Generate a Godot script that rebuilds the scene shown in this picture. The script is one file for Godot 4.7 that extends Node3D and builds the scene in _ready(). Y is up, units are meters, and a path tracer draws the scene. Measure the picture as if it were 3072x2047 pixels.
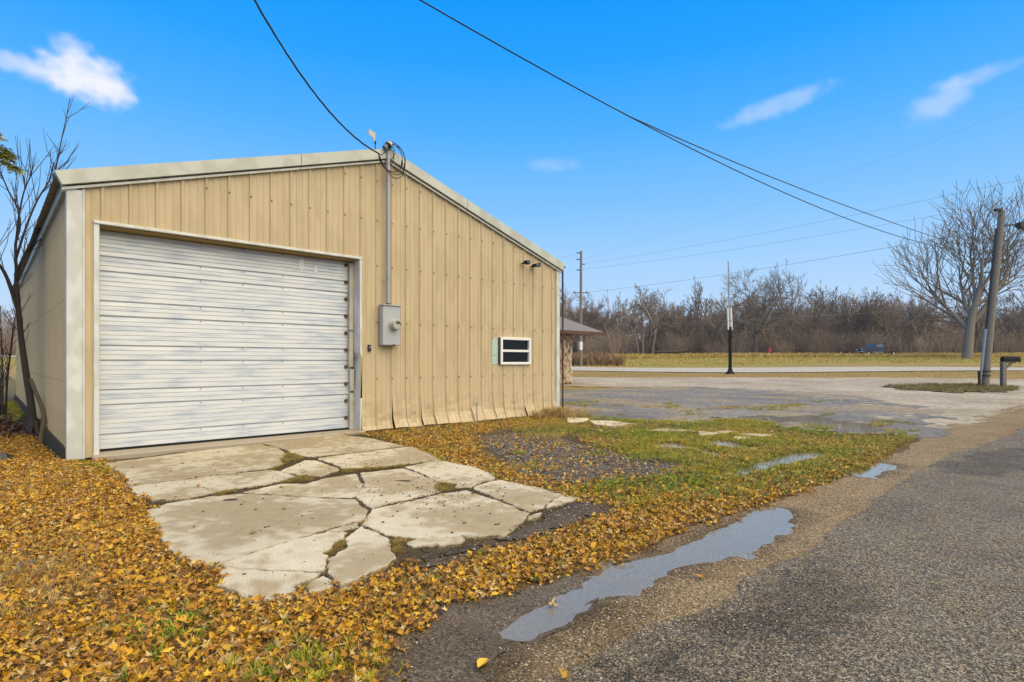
extends Node3D
# A tan metal shed with a roll-up door beside a wet rural road in late autumn.
# World: x runs along the shed front, -z along its left side, origin at the shed's front left corner; metres.

const CAM := Vector3(-0.773, 1.263, 8.914)
const FW := Vector2(0.68513, -0.72842)
const RT := Vector2(0.72842, 0.68513)
const RIDGE := 4.5
const PITCH := 0.318
const WALLTOP := 3.44
const WIDTH := 9.12
const DEPTH := 15.5

var SLABS := {
	"a": [0.3, 0.596, 0.745, 0.479, 1.389, 0.321, 2.233, 0.225, 2.272, 0.814, 2.142, 1.502, 1.942, 1.785, 1.837, 2.105, 1.595, 2.294, 0.908, 2.233, 0.259, 2.247, 0.335, 1.593],
	"b": [2.289, 0.239, 2.882, 0.161, 3.57, 0.122, 3.737, 0.768, 3.693, 1.881, 3.126, 1.873, 2.299, 1.912, 2.222, 1.651, 2.294, 1.091],
	"c": [0.267, 2.313, 0.888, 2.312, 1.565, 2.379, 1.638, 2.502, 1.66, 2.94, 1.495, 3.054, 1.266, 3.099, 0.872, 3.102, 0.547, 3.212, 0.329, 3.09, 0.271, 2.675],
	"d": [1.728, 2.453, 2.14, 2.066, 2.224, 2.145, 2.188, 2.886, 1.865, 3.114, 1.746, 2.92, 1.651, 2.569],
	"e": [2.301, 2.041, 3.066, 1.981, 3.665, 2, 3.725, 2.044, 3.578, 2.58, 3.417, 3.095, 2.982, 3.148, 2.761, 3.125, 2.405, 3.002, 2.25, 2.822, 2.277, 2.547],
	"f": [1.009, 3.316, 1.402, 3.184, 1.611, 3.38, 1.803, 3.25, 2.203, 3.227, 2.007, 3.735, 1.783, 4.098, 1.663, 4.22, 1.537, 4.101, 1.255, 3.676],
	"g": [0.227, 3.442, 0.397, 3.289, 0.76, 3.284, 0.982, 3.36, 1.23, 3.74, 1.509, 4.159, 1.635, 4.299, 1.563, 4.514, 1.523, 4.733, 1.363, 4.946, 1.075, 4.948, 0.723, 5.05, 0.33, 5.162, 0.213, 5.181, 0.165, 4.997, 0.112, 4.662, 0.168, 4.174, 0.186, 3.69],
	"h": [0.249, 5.206, 0.507, 5.137, 0.817, 5.06, 1.031, 5.041, 1.123, 5.154, 1.046, 5.264, 0.959, 5.304, 0.803, 5.459, 0.813, 5.51, 0.67, 5.743, 0.463, 5.506, 0.253, 5.235],
	"h2": [0.249, 5.262, 0.455, 5.529, 0.652, 5.762, 0.552, 5.838, 0.464, 5.84, 0.414, 5.944, 0.242, 5.878, 0.218, 5.686, 0.18, 5.547, 0.247, 5.416],
	"i": [0.559, 5.85, 0.657, 5.808, 0.651, 5.909, 0.613, 6.001, 0.506, 5.962],
	"j": [0.709, 5.762, 0.787, 5.582, 0.973, 5.472, 1.085, 5.258, 1.272, 5.095, 1.28, 5.407, 1.241, 5.538, 1.134, 5.735, 1.12, 5.827, 0.99, 5.903, 0.832, 5.967, 0.666, 5.985],
	"k": [1.05, 5.013, 1.306, 4.975, 1.254, 5.054, 1.117, 5.09],
	"l": [2.273, 3.232, 2.755, 3.32, 2.727, 3.681, 2.589, 4.233, 2.414, 4.394, 2.373, 4.579, 2.04, 4.619, 1.853, 4.614, 1.614, 4.646, 1.632, 4.479, 1.718, 4.202, 1.849, 4.023, 2.064, 3.72],
	"m": [2.796, 3.301, 3.347, 3.193, 3.401, 3.846, 3.269, 4.275, 3.155, 4.496, 2.889, 4.514, 2.707, 4.603, 2.596, 4.548, 2.691, 4.399, 2.627, 4.205, 2.761, 3.692],
	"n": [2.694, 4.673, 2.868, 4.583, 3.136, 4.563, 3.182, 5.033, 3.122, 5.45, 2.934, 5.487, 2.677, 5.627, 2.499, 5.641, 2.594, 5.223],
	"o": [3.089, 5.492, 3.126, 5.634, 2.845, 5.672, 2.673, 5.667, 2.909, 5.534],
	"p": [1.599, 4.699, 1.995, 4.687, 2.326, 4.656, 2.58, 4.695, 2.528, 5.295, 2.446, 5.672, 2.328, 5.771, 2.171, 5.83, 1.939, 5.941, 1.76, 5.839, 1.702, 5.784, 1.595, 5.727, 1.438, 5.591, 1.322, 5.427, 1.327, 5.036, 1.489, 4.828],
	"q": [1.313, 5.646, 1.431, 5.619, 1.582, 5.744, 1.684, 5.806, 1.602, 5.879, 1.469, 5.833, 1.315, 5.726],
	"r": [2.402, 5.743, 2.525, 5.746, 2.418, 5.802, 2.336, 5.789],
}
var WALK := {
	"a": [8.515, 0.819, 8.756, 1.211, 8.299, 1.522, 7.982, 1.608, 7.803, 1.44],
	"b": [8.364, 1.528, 8.667, 1.868, 8.561, 2.538, 7.902, 2.439, 7.909, 2.061],
	"c": [7.89, 3.279, 8.304, 3.339, 8.447, 3.748, 8.364, 3.944, 7.997, 3.572],
	"d": [8.397, 3.948, 8.429, 4.362, 7.942, 4.234],
	"e": [8.568, 4.191, 8.864, 4.25, 8.852, 4.458, 8.481, 4.356],
	"f": [8.637, 4.558, 8.951, 5.045, 8.544, 5.047, 8.483, 4.743],
	"g": [8.186, 4.711, 8.312, 4.912, 7.989, 4.966, 7.916, 4.846],
}
var ZONES := {
	"shoulder": [-0.017, 7.319, 0.212, 7.079, 0.358, 6.947, 0.565, 6.72, 0.886, 6.585, 1.407, 6.68, 1.804, 6.755, 2.267, 6.803, 3.243, 6.727, 4.107, 6.827, 5.014, 6.901, 6.876, 6.979, 8.988, 6.911, 11.765, 6.704, 14.157, 6.73, 20.873, 7.253, 32.701, 10.663, 17.048, 13.321, 5.314, 22.877, -6.982, 14.057],
	"road": [0.423, 7.526, 0.856, 7.416, 1.202, 7.383, 1.434, 7.394, 1.53, 7.413, 1.696, 7.477, 1.934, 7.536, 2.159, 7.544, 2.41, 7.478, 2.671, 7.494, 3.173, 7.542, 4.102, 7.534, 5.141, 7.487, 6.973, 7.428, 8.756, 7.473, 10.281, 7.661, 13.424, 7.825, 18.68, 8.568, 32.13, 11.663, 17.048, 13.321, 5.314, 22.877, -5.38, 15.564],
	"mud": [-0.311, 7.258, 0.132, 7.004, 0.308, 6.9, 0.505, 6.727, 0.782, 6.585, 1.046, 6.594, 1.437, 6.649, 1.847, 6.719, 1.871, 6.928, 1.466, 7.096, 0.978, 7.12, 0.68, 7.174, 0.382, 7.239, -0.036, 7.517],
	"lot": [14.036, -5.355, 15.583, -5.739, 19.766, -4.688, 21.98, -3.072, 21.759, 0.701, 20.4, 3.432, 17.934, 5.423, 14.212, 6.425, 10.773, 6.759, 10.377, 6.222, 9.902, 5.555, 10.139, 4.735, 11.087, 3.842, 11.07, 3.085, 9.708, 3.012, 9.301, 1.806, 9.478, -0.087, 9.437, -0.923],
	"drive_gravel": [22.833, -15.284, 27.472, -15.204, 34.338, -7.209, 39.069, 1.058, 40.656, 5.735, 43.919, 12.648, 32.13, 11.663, 19.955, 7.324, 12.218, 6.691, 13.933, 5.531, 17.579, 3.139, 21.064, 0.954, 21.138, -2.629, 19.527, -4.529, 18.108, -7.208, 16.464, -8.755],
	"island": [27.891, 1.993, 31.185, 2.95, 33.628, 4.698, 31.103, 6.359, 27.794, 6.377, 25.449, 5.077, 25.978, 3.352],
	"bare": [4.987, 1.905, 5.906, 1.797, 6.203, 2.296, 5.434, 4.101, 5.374, 5.096, 5.143, 5.638, 4.772, 5.526, 3.982, 5.341, 3.541, 5.068, 3.604, 4.428, 4.162, 3.615],
	"apron": [1.132, 5.946, 1.435, 5.814, 1.542, 5.865, 1.89, 5.964, 2.171, 5.873, 2.686, 5.684, 3.219, 5.568, 3.233, 5.904, 2.965, 6.039, 2.626, 6.066, 2.248, 6.093, 1.893, 6.096, 1.511, 6.091, 1.08, 6.138],
	"hull": [0.318, 0.697, 1.579, 0.475, 3.923, -0.15, 4.016, 0.992, 3.435, 3.147, 3.052, 5.734, 2.36, 5.896, 1.858, 5.999, 1.118, 6.081, 0.335, 5.977, 0.222, 5.507, 0.239, 5.107, 0.217, 3.544, 0.26, 2.43],
	"wet": [1.618, 7.612, 2.031, 7.627, 2.406, 7.603, 2.825, 7.638, 3.077, 7.777, 2.866, 7.951, 2.557, 8.052, 2.243, 8.023, 1.983, 7.898, 1.676, 7.829, 1.53, 7.742],
	"wet2": [7.117, 7.564, 8.97, 7.675, 10.221, 8.071, 10.779, 9.129, 8.753, 8.745, 7.849, 8.253, 6.844, 7.945],
	"wet3": [1.102, 7.549, 1.31, 7.535, 1.494, 7.595, 1.53, 7.742, 1.319, 7.775, 1.087, 7.759, 0.959, 7.712, 0.944, 7.624],
}
var PUDDLES := {
	"a": [3.628, 6.926, 4.149, 6.913, 4.169, 7.058, 3.746, 7.222, 3.383, 7.265, 3.054, 7.254, 2.838, 7.207, 2.617, 7.181, 2.353, 7.104, 2.213, 7.1, 1.809, 7.107, 1.663, 7.072, 1.499, 7.107, 1.24, 7.097, 1.001, 7.098, 0.947, 7.048, 1.008, 6.996, 1.204, 6.94, 1.483, 6.878, 1.781, 6.861, 2.067, 6.821, 2.553, 6.923],
	"b": [5.248, 6.002, 6.038, 5.925, 6.823, 5.899, 7.361, 5.933, 7.7, 6.22, 7.175, 6.378, 6.592, 6.249, 5.786, 6.232, 5.22, 6.113],
	"c": [6.379, 6.847, 6.85, 6.878, 7.242, 6.927, 7.254, 7.132, 6.848, 7.139, 6.304, 7.133, 6.272, 7.018],
	"d": [6.655, 4.182, 7.051, 4.309, 6.788, 4.786, 6.55, 5.333, 6.23, 5.489, 6.356, 5.229, 6.572, 4.817, 6.347, 4.426],
	"e": [7.593, 4.542, 7.806, 4.742, 7.534, 5.205, 7.357, 5.449, 7.115, 5.432, 7.034, 5.181, 7.271, 4.801],
	"f": [12.483, 3.81, 13.318, 4.129, 12.515, 4.965, 12.245, 5.563, 11.431, 6.116, 10.663, 6.079, 10.254, 5.749, 11.103, 5.01, 11.744, 4.241],
	"g": [11.707, 3.08, 12.594, 3.447, 12.099, 4.108, 10.971, 4.365, 10.757, 3.999],
}
var LEAFZ := {
	"lawn": [-1.35, 5.34, -2.351, -0.854, -1.657, -5.097, -0.554, -5.322, -0.248, -3.771, -0.173, -1.173, -0.037, 0.286, 0.286, 0.269, 0.31, 0.914, 0.26, 2.43, 0.255, 3.34, 0.195, 3.612, 0.163, 4.203, 0.221, 4.987, 0.233, 5.22, 0.222, 5.507, 0.159, 5.571, 0.211, 5.831, 0.343, 5.955, 0.632, 5.95, 0.87, 6.056, 0.994, 5.992, 1.139, 5.954, 1.174, 6.181, 1.64, 6.157, 2.173, 6.162, 2.848, 6.107, 3.283, 6.052, 4.124, 6.065, 4.554, 6.468, 5.014, 6.901, 4.107, 6.827, 3.243, 6.727, 2.594, 6.755, 2.267, 6.803, 1.804, 6.755, 1.407, 6.68, 0.886, 6.585, 0.565, 6.72, 0.364, 6.953, 0.235, 7.1, -0.239, 7.655, -1.398, 6.565],
	"band": [4.151, -0.265, 4.983, -0.609, 6.148, -0.804, 9.095, -0.447, 8.488, 0.656, 6.456, 1.271, 5.336, 1.48, 4.252, 2.989, 3.654, 4.306, 3.543, 5.125, 3.786, 5.489, 3.848, 6.045, 3.283, 6.052, 3.061, 5.701, 3.155, 4.563, 3.379, 3.178, 3.836, 1.352, 3.895, 0.509],
	"sill": [0.336, 0.559, 1.579, 0.475, 2.952, 0.128, 4.009, -0.316, 4.035, 0.257, 2.795, 0.498, 2.217, 0.314, 1.429, 0.63, 0.529, 0.741],
	"sparse": [3.62, 5.057, 4.123, 5.235, 4.878, 5.626, 7.637, 5.052, 8.137, 6.111, 10.368, 6.598, 6.876, 6.979, 5.014, 6.901, 4.181, 6.796, 3.53, 6.571, 3.646, 6.08],
	"patch": [4.987, 1.905, 5.906, 1.797, 6.203, 2.296, 5.434, 4.101, 5.374, 5.096, 5.143, 5.638, 4.772, 5.526, 3.982, 5.341, 3.541, 5.068, 3.604, 4.428, 4.162, 3.615],
	"verge": [8.623, 0.536, 8.357, 3.059, 9.931, 4.814, 10.487, 6.573, 8.505, 6.457, 7.493, 6.038, 6.175, 5.724, 5.718, 5.378, 5.522, 4.184, 6.366, 2.449],
	"edge": [4.737, 6.108, 5.727, 6.425, 7.536, 6.562, 9.804, 6.772, 6.783, 7.002, 4.975, 6.914, 4.069, 6.691],
}
var GREENZ := {
	"main": [3.396, 5.254, 3.915, 5.392, 4.764, 5.585, 6.407, 5.5, 7.471, 5.757, 8.896, 6.236, 9.944, 6.568, 7.578, 6.602, 5.657, 6.677, 4.221, 6.621, 3.613, 6.362, 3.272, 6.236, 3.491, 5.71],
	"upper": [8.238, 2.947, 8.655, 3.779, 9.545, 4.176, 8.894, 5.212, 8.76, 5.79, 7.274, 5.832, 6.941, 4.986, 5.615, 5.197, 5.741, 4.39, 6.571, 3.395],
	"lotedge": [9.165, 1.677, 9.635, 3.053, 11.247, 3.773, 10.139, 4.735, 9.682, 4.113, 9.362, 3.016, 8.736, 2.098],
	"lawna": [-0.123, 5.735, 0.018, 5.867, -0.001, 6.145, -0.108, 6.151, -0.188, 5.97],
	"lawnb": [0.035, 6.385, 0.27, 6.454, 0.464, 6.688, 0.295, 6.888, 0.021, 6.63],
	"lawnc": [0.304, 0.798, 0.167, 0.157, -0.056, 0.268, 0.226, 1.082],
	"back": [-2.768, -22.698, -0.045, -13.437, -0.087, -7.656, -0.316, -5.099, -1.712, -5.973],
	"drv": [3.594, 2.371, 3.925, 2.422, 3.535, 3.241, 3.164, 3.297],
}
var JOINTS := {
	"a": [1.595, 2.294, 1.844, 2.11, 1.934, 1.805, 2.271, 1.151, 2.222, 1.651, 2.181, 1.969, 1.856, 2.122, 1.612, 2.423],
	"b": [1.66, 2.94, 1.757, 2.931, 1.832, 3.152, 1.682, 3.249, 1.439, 3.201, 1.386, 3.151],
	"c": [0.768, 3.255, 0.847, 3.102, 1.053, 3.176, 0.947, 3.273, 0.771, 3.331],
	"d": [0.8, 5.456, 0.98, 5.283, 1.057, 5.274, 0.969, 5.469, 0.823, 5.53],
	"e": [1.248, 5.536, 1.394, 5.591, 1.294, 5.659, 1.211, 5.807, 1.144, 5.744],
	"f": [0.456, 5.859, 0.546, 5.851, 0.521, 5.946, 0.43, 5.96],
	"g": [2.23, 2.861, 2.761, 3.125, 2.972, 3.164, 2.799, 3.28, 2.336, 3.13, 2.118, 3.087],
	"i": [2.409, 4.389, 2.619, 4.216, 2.683, 4.41, 2.58, 4.566, 2.378, 4.584],
	"h": [1.265, 5.064, 1.405, 4.891, 1.515, 4.828, 1.383, 4.976],
}


var M := {}
var rng := RandomNumberGenerator.new()
var nz := FastNoiseLite.new()
var taken := {}
var polys := {}


class MB:
	var v := PackedVector3Array()
	var n := PackedVector3Array()
	var c := PackedColorArray()
	var uv := PackedVector2Array()
	var col := Color.WHITE

	func tri(a: Vector3, b: Vector3, d: Vector3) -> void:
		var m := (d - a).cross(b - a).normalized()
		tri_n(a, b, d, m, m, m)

	func tri_n(a: Vector3, b: Vector3, d: Vector3, na: Vector3, nb: Vector3, nd: Vector3) -> void:
		v.append(a); v.append(b); v.append(d)
		n.append(na); n.append(nb); n.append(nd)
		c.append(col); c.append(col); c.append(col)

	# a quad whose front looks along face
	func quad(a: Vector3, b: Vector3, d: Vector3, e: Vector3, face: Vector3) -> void:
		var m := (d - a).cross(b - a)
		if m.length_squared() < 1e-12:
			m = (e - a).cross(d - a)
		if m.dot(face) < 0.0:
			var t := b
			b = e
			e = t
			m = -m
		m = m.normalized()
		tri_n(a, b, d, m, m, m)
		tri_n(a, d, e, m, m, m)

	func box(at: Vector3, size: Vector3, bs := Basis.IDENTITY, bev := 0.0) -> void:
		var h := size * 0.5
		var e := minf(bev, minf(h.x, minf(h.y, h.z)) * 0.9)
		var ax := [Vector3.RIGHT, Vector3.UP, Vector3.BACK]
		for i in 3:
			var j := (i + 1) % 3
			var k := (i + 2) % 3
			for s: float in [-1.0, 1.0]:
				var o: Vector3 = ax[i] * h[i] * s
				var u: Vector3 = ax[j] * (h[j] - e)
				var w: Vector3 = ax[k] * (h[k] - e)
				quad(at + bs * (o - u - w), at + bs * (o + u - w), at + bs * (o + u + w), at + bs * (o - u + w), bs * (ax[i] * s))
				if e > 0.0:
					for q: float in [-1.0, 1.0]:
						var o2: Vector3 = ax[j] * h[j] * q
						var p1: Vector3 = ax[i] * h[i] * s + ax[j] * (h[j] - e) * q
						var p2: Vector3 = ax[i] * (h[i] - e) * s + o2
						quad(at + bs * (p1 - w), at + bs * (p1 + w), at + bs * (p2 + w), at + bs * (p2 - w), bs * (ax[i] * s + ax[j] * q))
		if e > 0.0:
			for s: float in [-1.0, 1.0]:
				for q: float in [-1.0, 1.0]:
					for r: float in [-1.0, 1.0]:
						var a := at + bs * Vector3(h.x * s, (h.y - e) * q, (h.z - e) * r)
						var b := at + bs * Vector3((h.x - e) * s, h.y * q, (h.z - e) * r)
						var d := at + bs * Vector3((h.x - e) * s, (h.y - e) * q, h.z * r)
						if (d - a).cross(b - a).dot(bs * Vector3(s, q, r)) > 0.0:
							tri(a, b, d)
						else:
							tri(a, d, b)

	func tube(pts: PackedVector3Array, rad: PackedFloat32Array, sides := 6, cap := true) -> void:
		var last := pts.size() - 1
		var side := Vector3.ZERO
		var rings := []
		var norms := []
		for i in pts.size():
			var t := (pts[mini(i + 1, last)] - pts[maxi(i - 1, 0)]).normalized()
			if side == Vector3.ZERO:
				side = t.cross(Vector3.UP if absf(t.y) < 0.9 else Vector3.RIGHT).normalized()
			else:
				side = (side - t * side.dot(t)).normalized()
			var up := side.cross(t)
			var ring := PackedVector3Array()
			var nr := PackedVector3Array()
			for k in sides:
				var a := TAU * k / sides
				var o := side * cos(a) + up * sin(a)
				ring.append(pts[i] + o * rad[i])
				nr.append(o)
			rings.append(ring)
			norms.append(nr)
		for i in last:
			var r0: PackedVector3Array = rings[i]
			var r1: PackedVector3Array = rings[i + 1]
			var n0: PackedVector3Array = norms[i]
			var n1: PackedVector3Array = norms[i + 1]
			for k in sides:
				var l := (k + 1) % sides
				tri_n(r0[k], r1[l], r1[k], n0[k], n1[l], n1[k])
				tri_n(r0[k], r0[l], r1[l], n0[k], n0[l], n1[l])
		if cap:
			for e in [0, last]:
				var r: PackedVector3Array = rings[e]
				var out := (pts[0] - pts[1]).normalized() if e == 0 else (pts[last] - pts[last - 1]).normalized()
				for k in range(1, sides - 1):
					if (r[k + 1] - r[0]).cross(r[k] - r[0]).dot(out) > 0.0:
						tri(r[0], r[k], r[k + 1])
					else:
						tri(r[0], r[k + 1], r[k])

	# lathe round the axis through `at` along `bs.y`; prof holds (radius, height)
	func lathe(at: Vector3, prof: PackedVector2Array, sides := 16, bs := Basis.IDENTITY) -> void:
		for i in prof.size() - 1:
			var d := prof[i + 1] - prof[i]
			var slope := Vector2(d.y, -d.x).normalized()
			for k in sides:
				var a := TAU * k / sides
				var b := TAU * (k + 1) / sides
				var da := Vector3(cos(a), 0, sin(a))
				var db := Vector3(cos(b), 0, sin(b))
				var p := [at + bs * (da * prof[i].x + Vector3.UP * prof[i].y), at + bs * (db * prof[i].x + Vector3.UP * prof[i].y), at + bs * (db * prof[i + 1].x + Vector3.UP * prof[i + 1].y), at + bs * (da * prof[i + 1].x + Vector3.UP * prof[i + 1].y)]
				var na := bs * (da * slope.x + Vector3.UP * slope.y)
				var nb := bs * (db * slope.x + Vector3.UP * slope.y)
				tri_n(p[0], p[1], p[2], na, nb, nb)
				tri_n(p[0], p[2], p[3], na, nb, na)

	# a flat outline in the plane (o, ex, ey) given depth along ez
	func extrude(out: PackedVector2Array, o: Vector3, ex: Vector3, ey: Vector3, ez: Vector3) -> void:
		var t := Geometry2D.triangulate_polygon(out)
		for i in range(0, t.size(), 3):
			var a := o + ex * out[t[i]].x + ey * out[t[i]].y
			var b := o + ex * out[t[i + 1]].x + ey * out[t[i + 1]].y
			var d := o + ex * out[t[i + 2]].x + ey * out[t[i + 2]].y
			quad(a + ez, b + ez, d + ez, a + ez, ez)
			quad(a, b, d, a, -ez)
		var turn := -1.0 if Geometry2D.is_polygon_clockwise(out) else 1.0
		for i in out.size():
			var p := out[i]
			var q := out[(i + 1) % out.size()]
			var m := Vector2(q.y - p.y, p.x - q.x) * turn
			var a := o + ex * p.x + ey * p.y
			var b := o + ex * q.x + ey * q.y
			quad(a, b, b + ez, a + ez, ex * m.x + ey * m.y)

	func mesh() -> ArrayMesh:
		var arr := []
		arr.resize(Mesh.ARRAY_MAX)
		arr[Mesh.ARRAY_VERTEX] = v
		arr[Mesh.ARRAY_NORMAL] = n
		arr[Mesh.ARRAY_COLOR] = c
		var am := ArrayMesh.new()
		am.add_surface_from_arrays(Mesh.PRIMITIVE_TRIANGLES, arr)
		return am


# ---------------------------------------------------------------- helpers

func lin(r: float, g: float, b: float) -> Color:
	return Color(r, g, b).linear_to_srgb()


func mat(color: Color, rough := 0.8, metal := 0.0) -> StandardMaterial3D:
	var m := StandardMaterial3D.new()
	m.albedo_color = color
	m.roughness = rough
	m.metallic = metal
	return m


func noise_tex(kind: int, freq: float, colors: PackedColorArray, offs: PackedFloat32Array, size := 512, octaves := 4, sd := 1, ret := -1) -> NoiseTexture2D:
	var f := FastNoiseLite.new()
	f.noise_type = kind
	f.frequency = freq
	f.seed = sd
	f.fractal_octaves = octaves
	f.fractal_type = FastNoiseLite.FRACTAL_FBM if octaves > 1 else FastNoiseLite.FRACTAL_NONE
	if ret >= 0:
		f.cellular_return_type = ret
		f.cellular_jitter = 1.0
	var t := NoiseTexture2D.new()
	t.width = size
	t.height = size
	t.seamless = true
	t.noise = f
	var g := Gradient.new()
	g.offsets = offs
	g.colors = colors
	t.color_ramp = g
	return t


func bump_tex(kind: int, freq: float, strength: float, size := 512, octaves := 4, sd := 1, ret := -1) -> NoiseTexture2D:
	var t := noise_tex(kind, freq, [Color.BLACK, Color.WHITE], [0.0, 1.0], size, octaves, sd, ret)
	t.color_ramp = null
	t.as_normal_map = true
	t.bump_strength = strength
	return t


func tri_map(m: StandardMaterial3D, scale: Vector3, world := true) -> StandardMaterial3D:
	m.uv1_triplanar = true
	m.uv1_world_triplanar = world
	m.uv1_scale = scale
	return m


func numbered(called: String) -> String:
	var k: int = taken.get(called, -1) + 1
	taken[called] = k
	return called if k == 0 else "%s_%03d" % [called, k]


func tag(o: Node3D, label: String, category: String, group := "") -> Node3D:
	o.set_meta("label", label)
	o.set_meta("category", category)
	if group != "":
		o.set_meta("group", group)
	return o


func thing(called: String, label: String, category: String, at := Vector3.ZERO, group := "") -> Node3D:
	var o := Node3D.new()
	o.name = numbered(called)
	add_child(o)
	o.position = at
	tag(o, label, category, group)
	return o


func obj(called: String, mesh: Mesh, m: Material, parent: Node = null) -> MeshInstance3D:
	var o := MeshInstance3D.new()
	o.mesh = mesh
	o.material_override = m
	if parent == null:
		o.name = numbered(called)
		add_child(o)
	else:
		o.name = called
		parent.add_child(o, true)
	return o


func struct(called: String, mesh: Mesh, m: Material) -> MeshInstance3D:
	var o := obj(called, mesh, m)
	o.set_meta("kind", "structure")
	return o


func stuff(called: String, mesh: Mesh, m: Material, xf: Array, cols: Array, label: String, category: String, parent: Node = null) -> MultiMeshInstance3D:
	var mm := MultiMesh.new()
	mm.transform_format = MultiMesh.TRANSFORM_3D
	mm.use_colors = true
	mm.mesh = mesh
	mm.instance_count = xf.size()
	for i in xf.size():
		mm.set_instance_transform(i, xf[i])
		mm.set_instance_color(i, cols[i])
	var o := MultiMeshInstance3D.new()
	o.multimesh = mm
	o.material_override = m
	o.set_meta("kind", "stuff")
	if parent == null:
		o.name = numbered(called)
		add_child(o)
		tag(o, label, category)
	else:
		o.name = called
		parent.add_child(o, true)
	return o


func pts2(flat: Array) -> PackedVector2Array:
	var p := PackedVector2Array()
	for i in range(0, flat.size(), 2):
		p.append(Vector2(flat[i], flat[i + 1]))
	return p


# signed distance to an outline, negative inside
func sdist(poly: PackedVector2Array, p: Vector2) -> float:
	var best := 1e9
	var inside := false
	var count := poly.size()
	var b := poly[count - 1]
	for i in count:
		var a := poly[i]
		var e := b - a
		var w := p - a
		var q := w - e * clampf(w.dot(e) / maxf(e.length_squared(), 1e-9), 0.0, 1.0)
		best = minf(best, q.length_squared())
		if (a.y > p.y) != (b.y > p.y) and p.x < (b.x - a.x) * (p.y - a.y) / (b.y - a.y) + a.x:
			inside = not inside
		b = a
	return -sqrt(best) if inside else sqrt(best)


func zone(called: String) -> Dictionary:
	return polys[called]


func add_zone(called: String, flat: Array) -> void:
	var p := pts2(flat)
	var r := Rect2(p[0], Vector2.ZERO)
	for q in p:
		r = r.expand(q)
	polys[called] = {"p": p, "r": r}


func zdist(called: String, x: float, z: float, far := 0.6) -> float:
	var d: Dictionary = polys[called]
	var r: Rect2 = d.r
	if x < r.position.x - far or z < r.position.y - far or x > r.end.x + far or z > r.end.y + far:
		return far
	return minf(far, sdist(d.p, Vector2(x, z)))


func step3(a: float, b: float, x: float) -> float:
	return smoothstep(a, b, x)


const PD := [-2000.0, 14.0, 20.0, 24.0, 30.0, 44.0, 50.0, 59.0, 70.0, 85.0, 95.0, 2000.0]
const PE := [0.0, 0.0, 0.06, 0.13, 0.17, 0.24, 0.37, 0.55, 1.1, 1.9, 2.2, 5.0]

# the lie of the land: level round the shed, rising to the highway and the field beyond
func land(x: float, z: float) -> float:
	var d := (x - CAM.x) * FW.x + (z - CAM.z) * FW.y
	var r := (x - CAM.x) * RT.x + (z - CAM.z) * RT.y
	var e := 0.0
	if d > 14.0:
		for i in range(1, PD.size()):
			if d <= PD[i]:
				e = lerpf(PE[i - 1], PE[i], (d - PD[i - 1]) / (PD[i] - PD[i - 1]))
				break
	return e + 0.4 * smoothstep(12.0, 38.0, r) * smoothstep(26.0, 38.0, d) * (1.0 - 0.6 * smoothstep(60.0, 90.0, d))


# land plus small relief and the hollows that hold water
func soil(x: float, z: float) -> float:
	var y := land(x, z) + 0.012 * nz.get_noise_2d(x * 14.0, z * 14.0) + 0.009 * nz.get_noise_2d(x * 50.0 + 50.0, z * 50.0)
	for k in PUDDLES:
		var s := zdist("p_" + k, x, z, 0.3)
		if s < 0.3:
			y -= 0.042 * (1.0 - smoothstep(-0.22, 0.14, s))
	return y


# a sheet of ground inside an outline, its edge roughened by noise
func sheet(called: String, step: float, height: Callable, color: Callable, amp := 0.0, freq := 1.0, extra := 0.0) -> MB:
	var d: Dictionary = polys[called]
	var p: PackedVector2Array = d.p
	var r: Rect2 = d.r
	r = r.grow(step + amp)
	var nx := int(ceil(r.size.x / step)) + 1
	var nzz := int(ceil(r.size.y / step)) + 1
	var s := PackedFloat32Array()
	var hs := PackedFloat32Array()
	s.resize(nx * nzz)
	hs.resize(nx * nzz)
	for j in nzz:
		for i in nx:
			var x := r.position.x + i * step
			var z := r.position.y + j * step
			var q := sdist(p, Vector2(x, z)) + extra
			if q > amp + step * 2.0:
				s[j * nx + i] = q
				hs[j * nx + i] = NAN
				continue
			if amp > 0.0 and absf(q) < amp * 2.0 + step:
				q += amp * (nz.get_noise_2d(x * freq + 31.0, z * freq) + 0.5 * nz.get_noise_2d(x * freq * 4.0, z * freq * 4.0 + 77.0))
			s[j * nx + i] = q
			hs[j * nx + i] = height.call(x, z)
	var b := MB.new()
	for j in nzz - 1:
		for i in nx - 1:
			var id := [j * nx + i, j * nx + i + 1, (j + 1) * nx + i + 1, (j + 1) * nx + i]
			if s[id[0]] > 0.0 and s[id[1]] > 0.0 and s[id[2]] > 0.0 and s[id[3]] > 0.0:
				continue
			for t in [[0, 1, 2], [0, 2, 3]]:
				var poly := []
				for k in 3:
					var ia: int = id[t[k]]
					var ib: int = id[t[(k + 1) % 3]]
					if is_nan(hs[ia]) or is_nan(hs[ib]):
						continue
					var va := Vector3(r.position.x + (ia % nx) * step, hs[ia], r.position.y + (ia / nx) * step)
					var vb := Vector3(r.position.x + (ib % nx) * step, hs[ib], r.position.y + (ib / nx) * step)
					if s[ia] <= 0.0:
						poly.append(va)
					if (s[ia] <= 0.0) != (s[ib] <= 0.0):
						poly.append(va.lerp(vb, s[ia] / (s[ia] - s[ib])))
				for k in range(1, poly.size() - 1):
					var f0: Vector3 = poly[0]
					var f1: Vector3 = poly[k]
					var f2: Vector3 = poly[k + 1]
					var at := b.v.size()
					b.tri(f0, f1, f2) if (f2 - f0).cross(f1 - f0).y > 0.0 else b.tri(f0, f2, f1)
					for e in 3:
						var q: Vector3 = b.v[at + e]
						b.c[at + e] = color.call(q.x, q.z)
	smooth(b)
	return b


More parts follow.
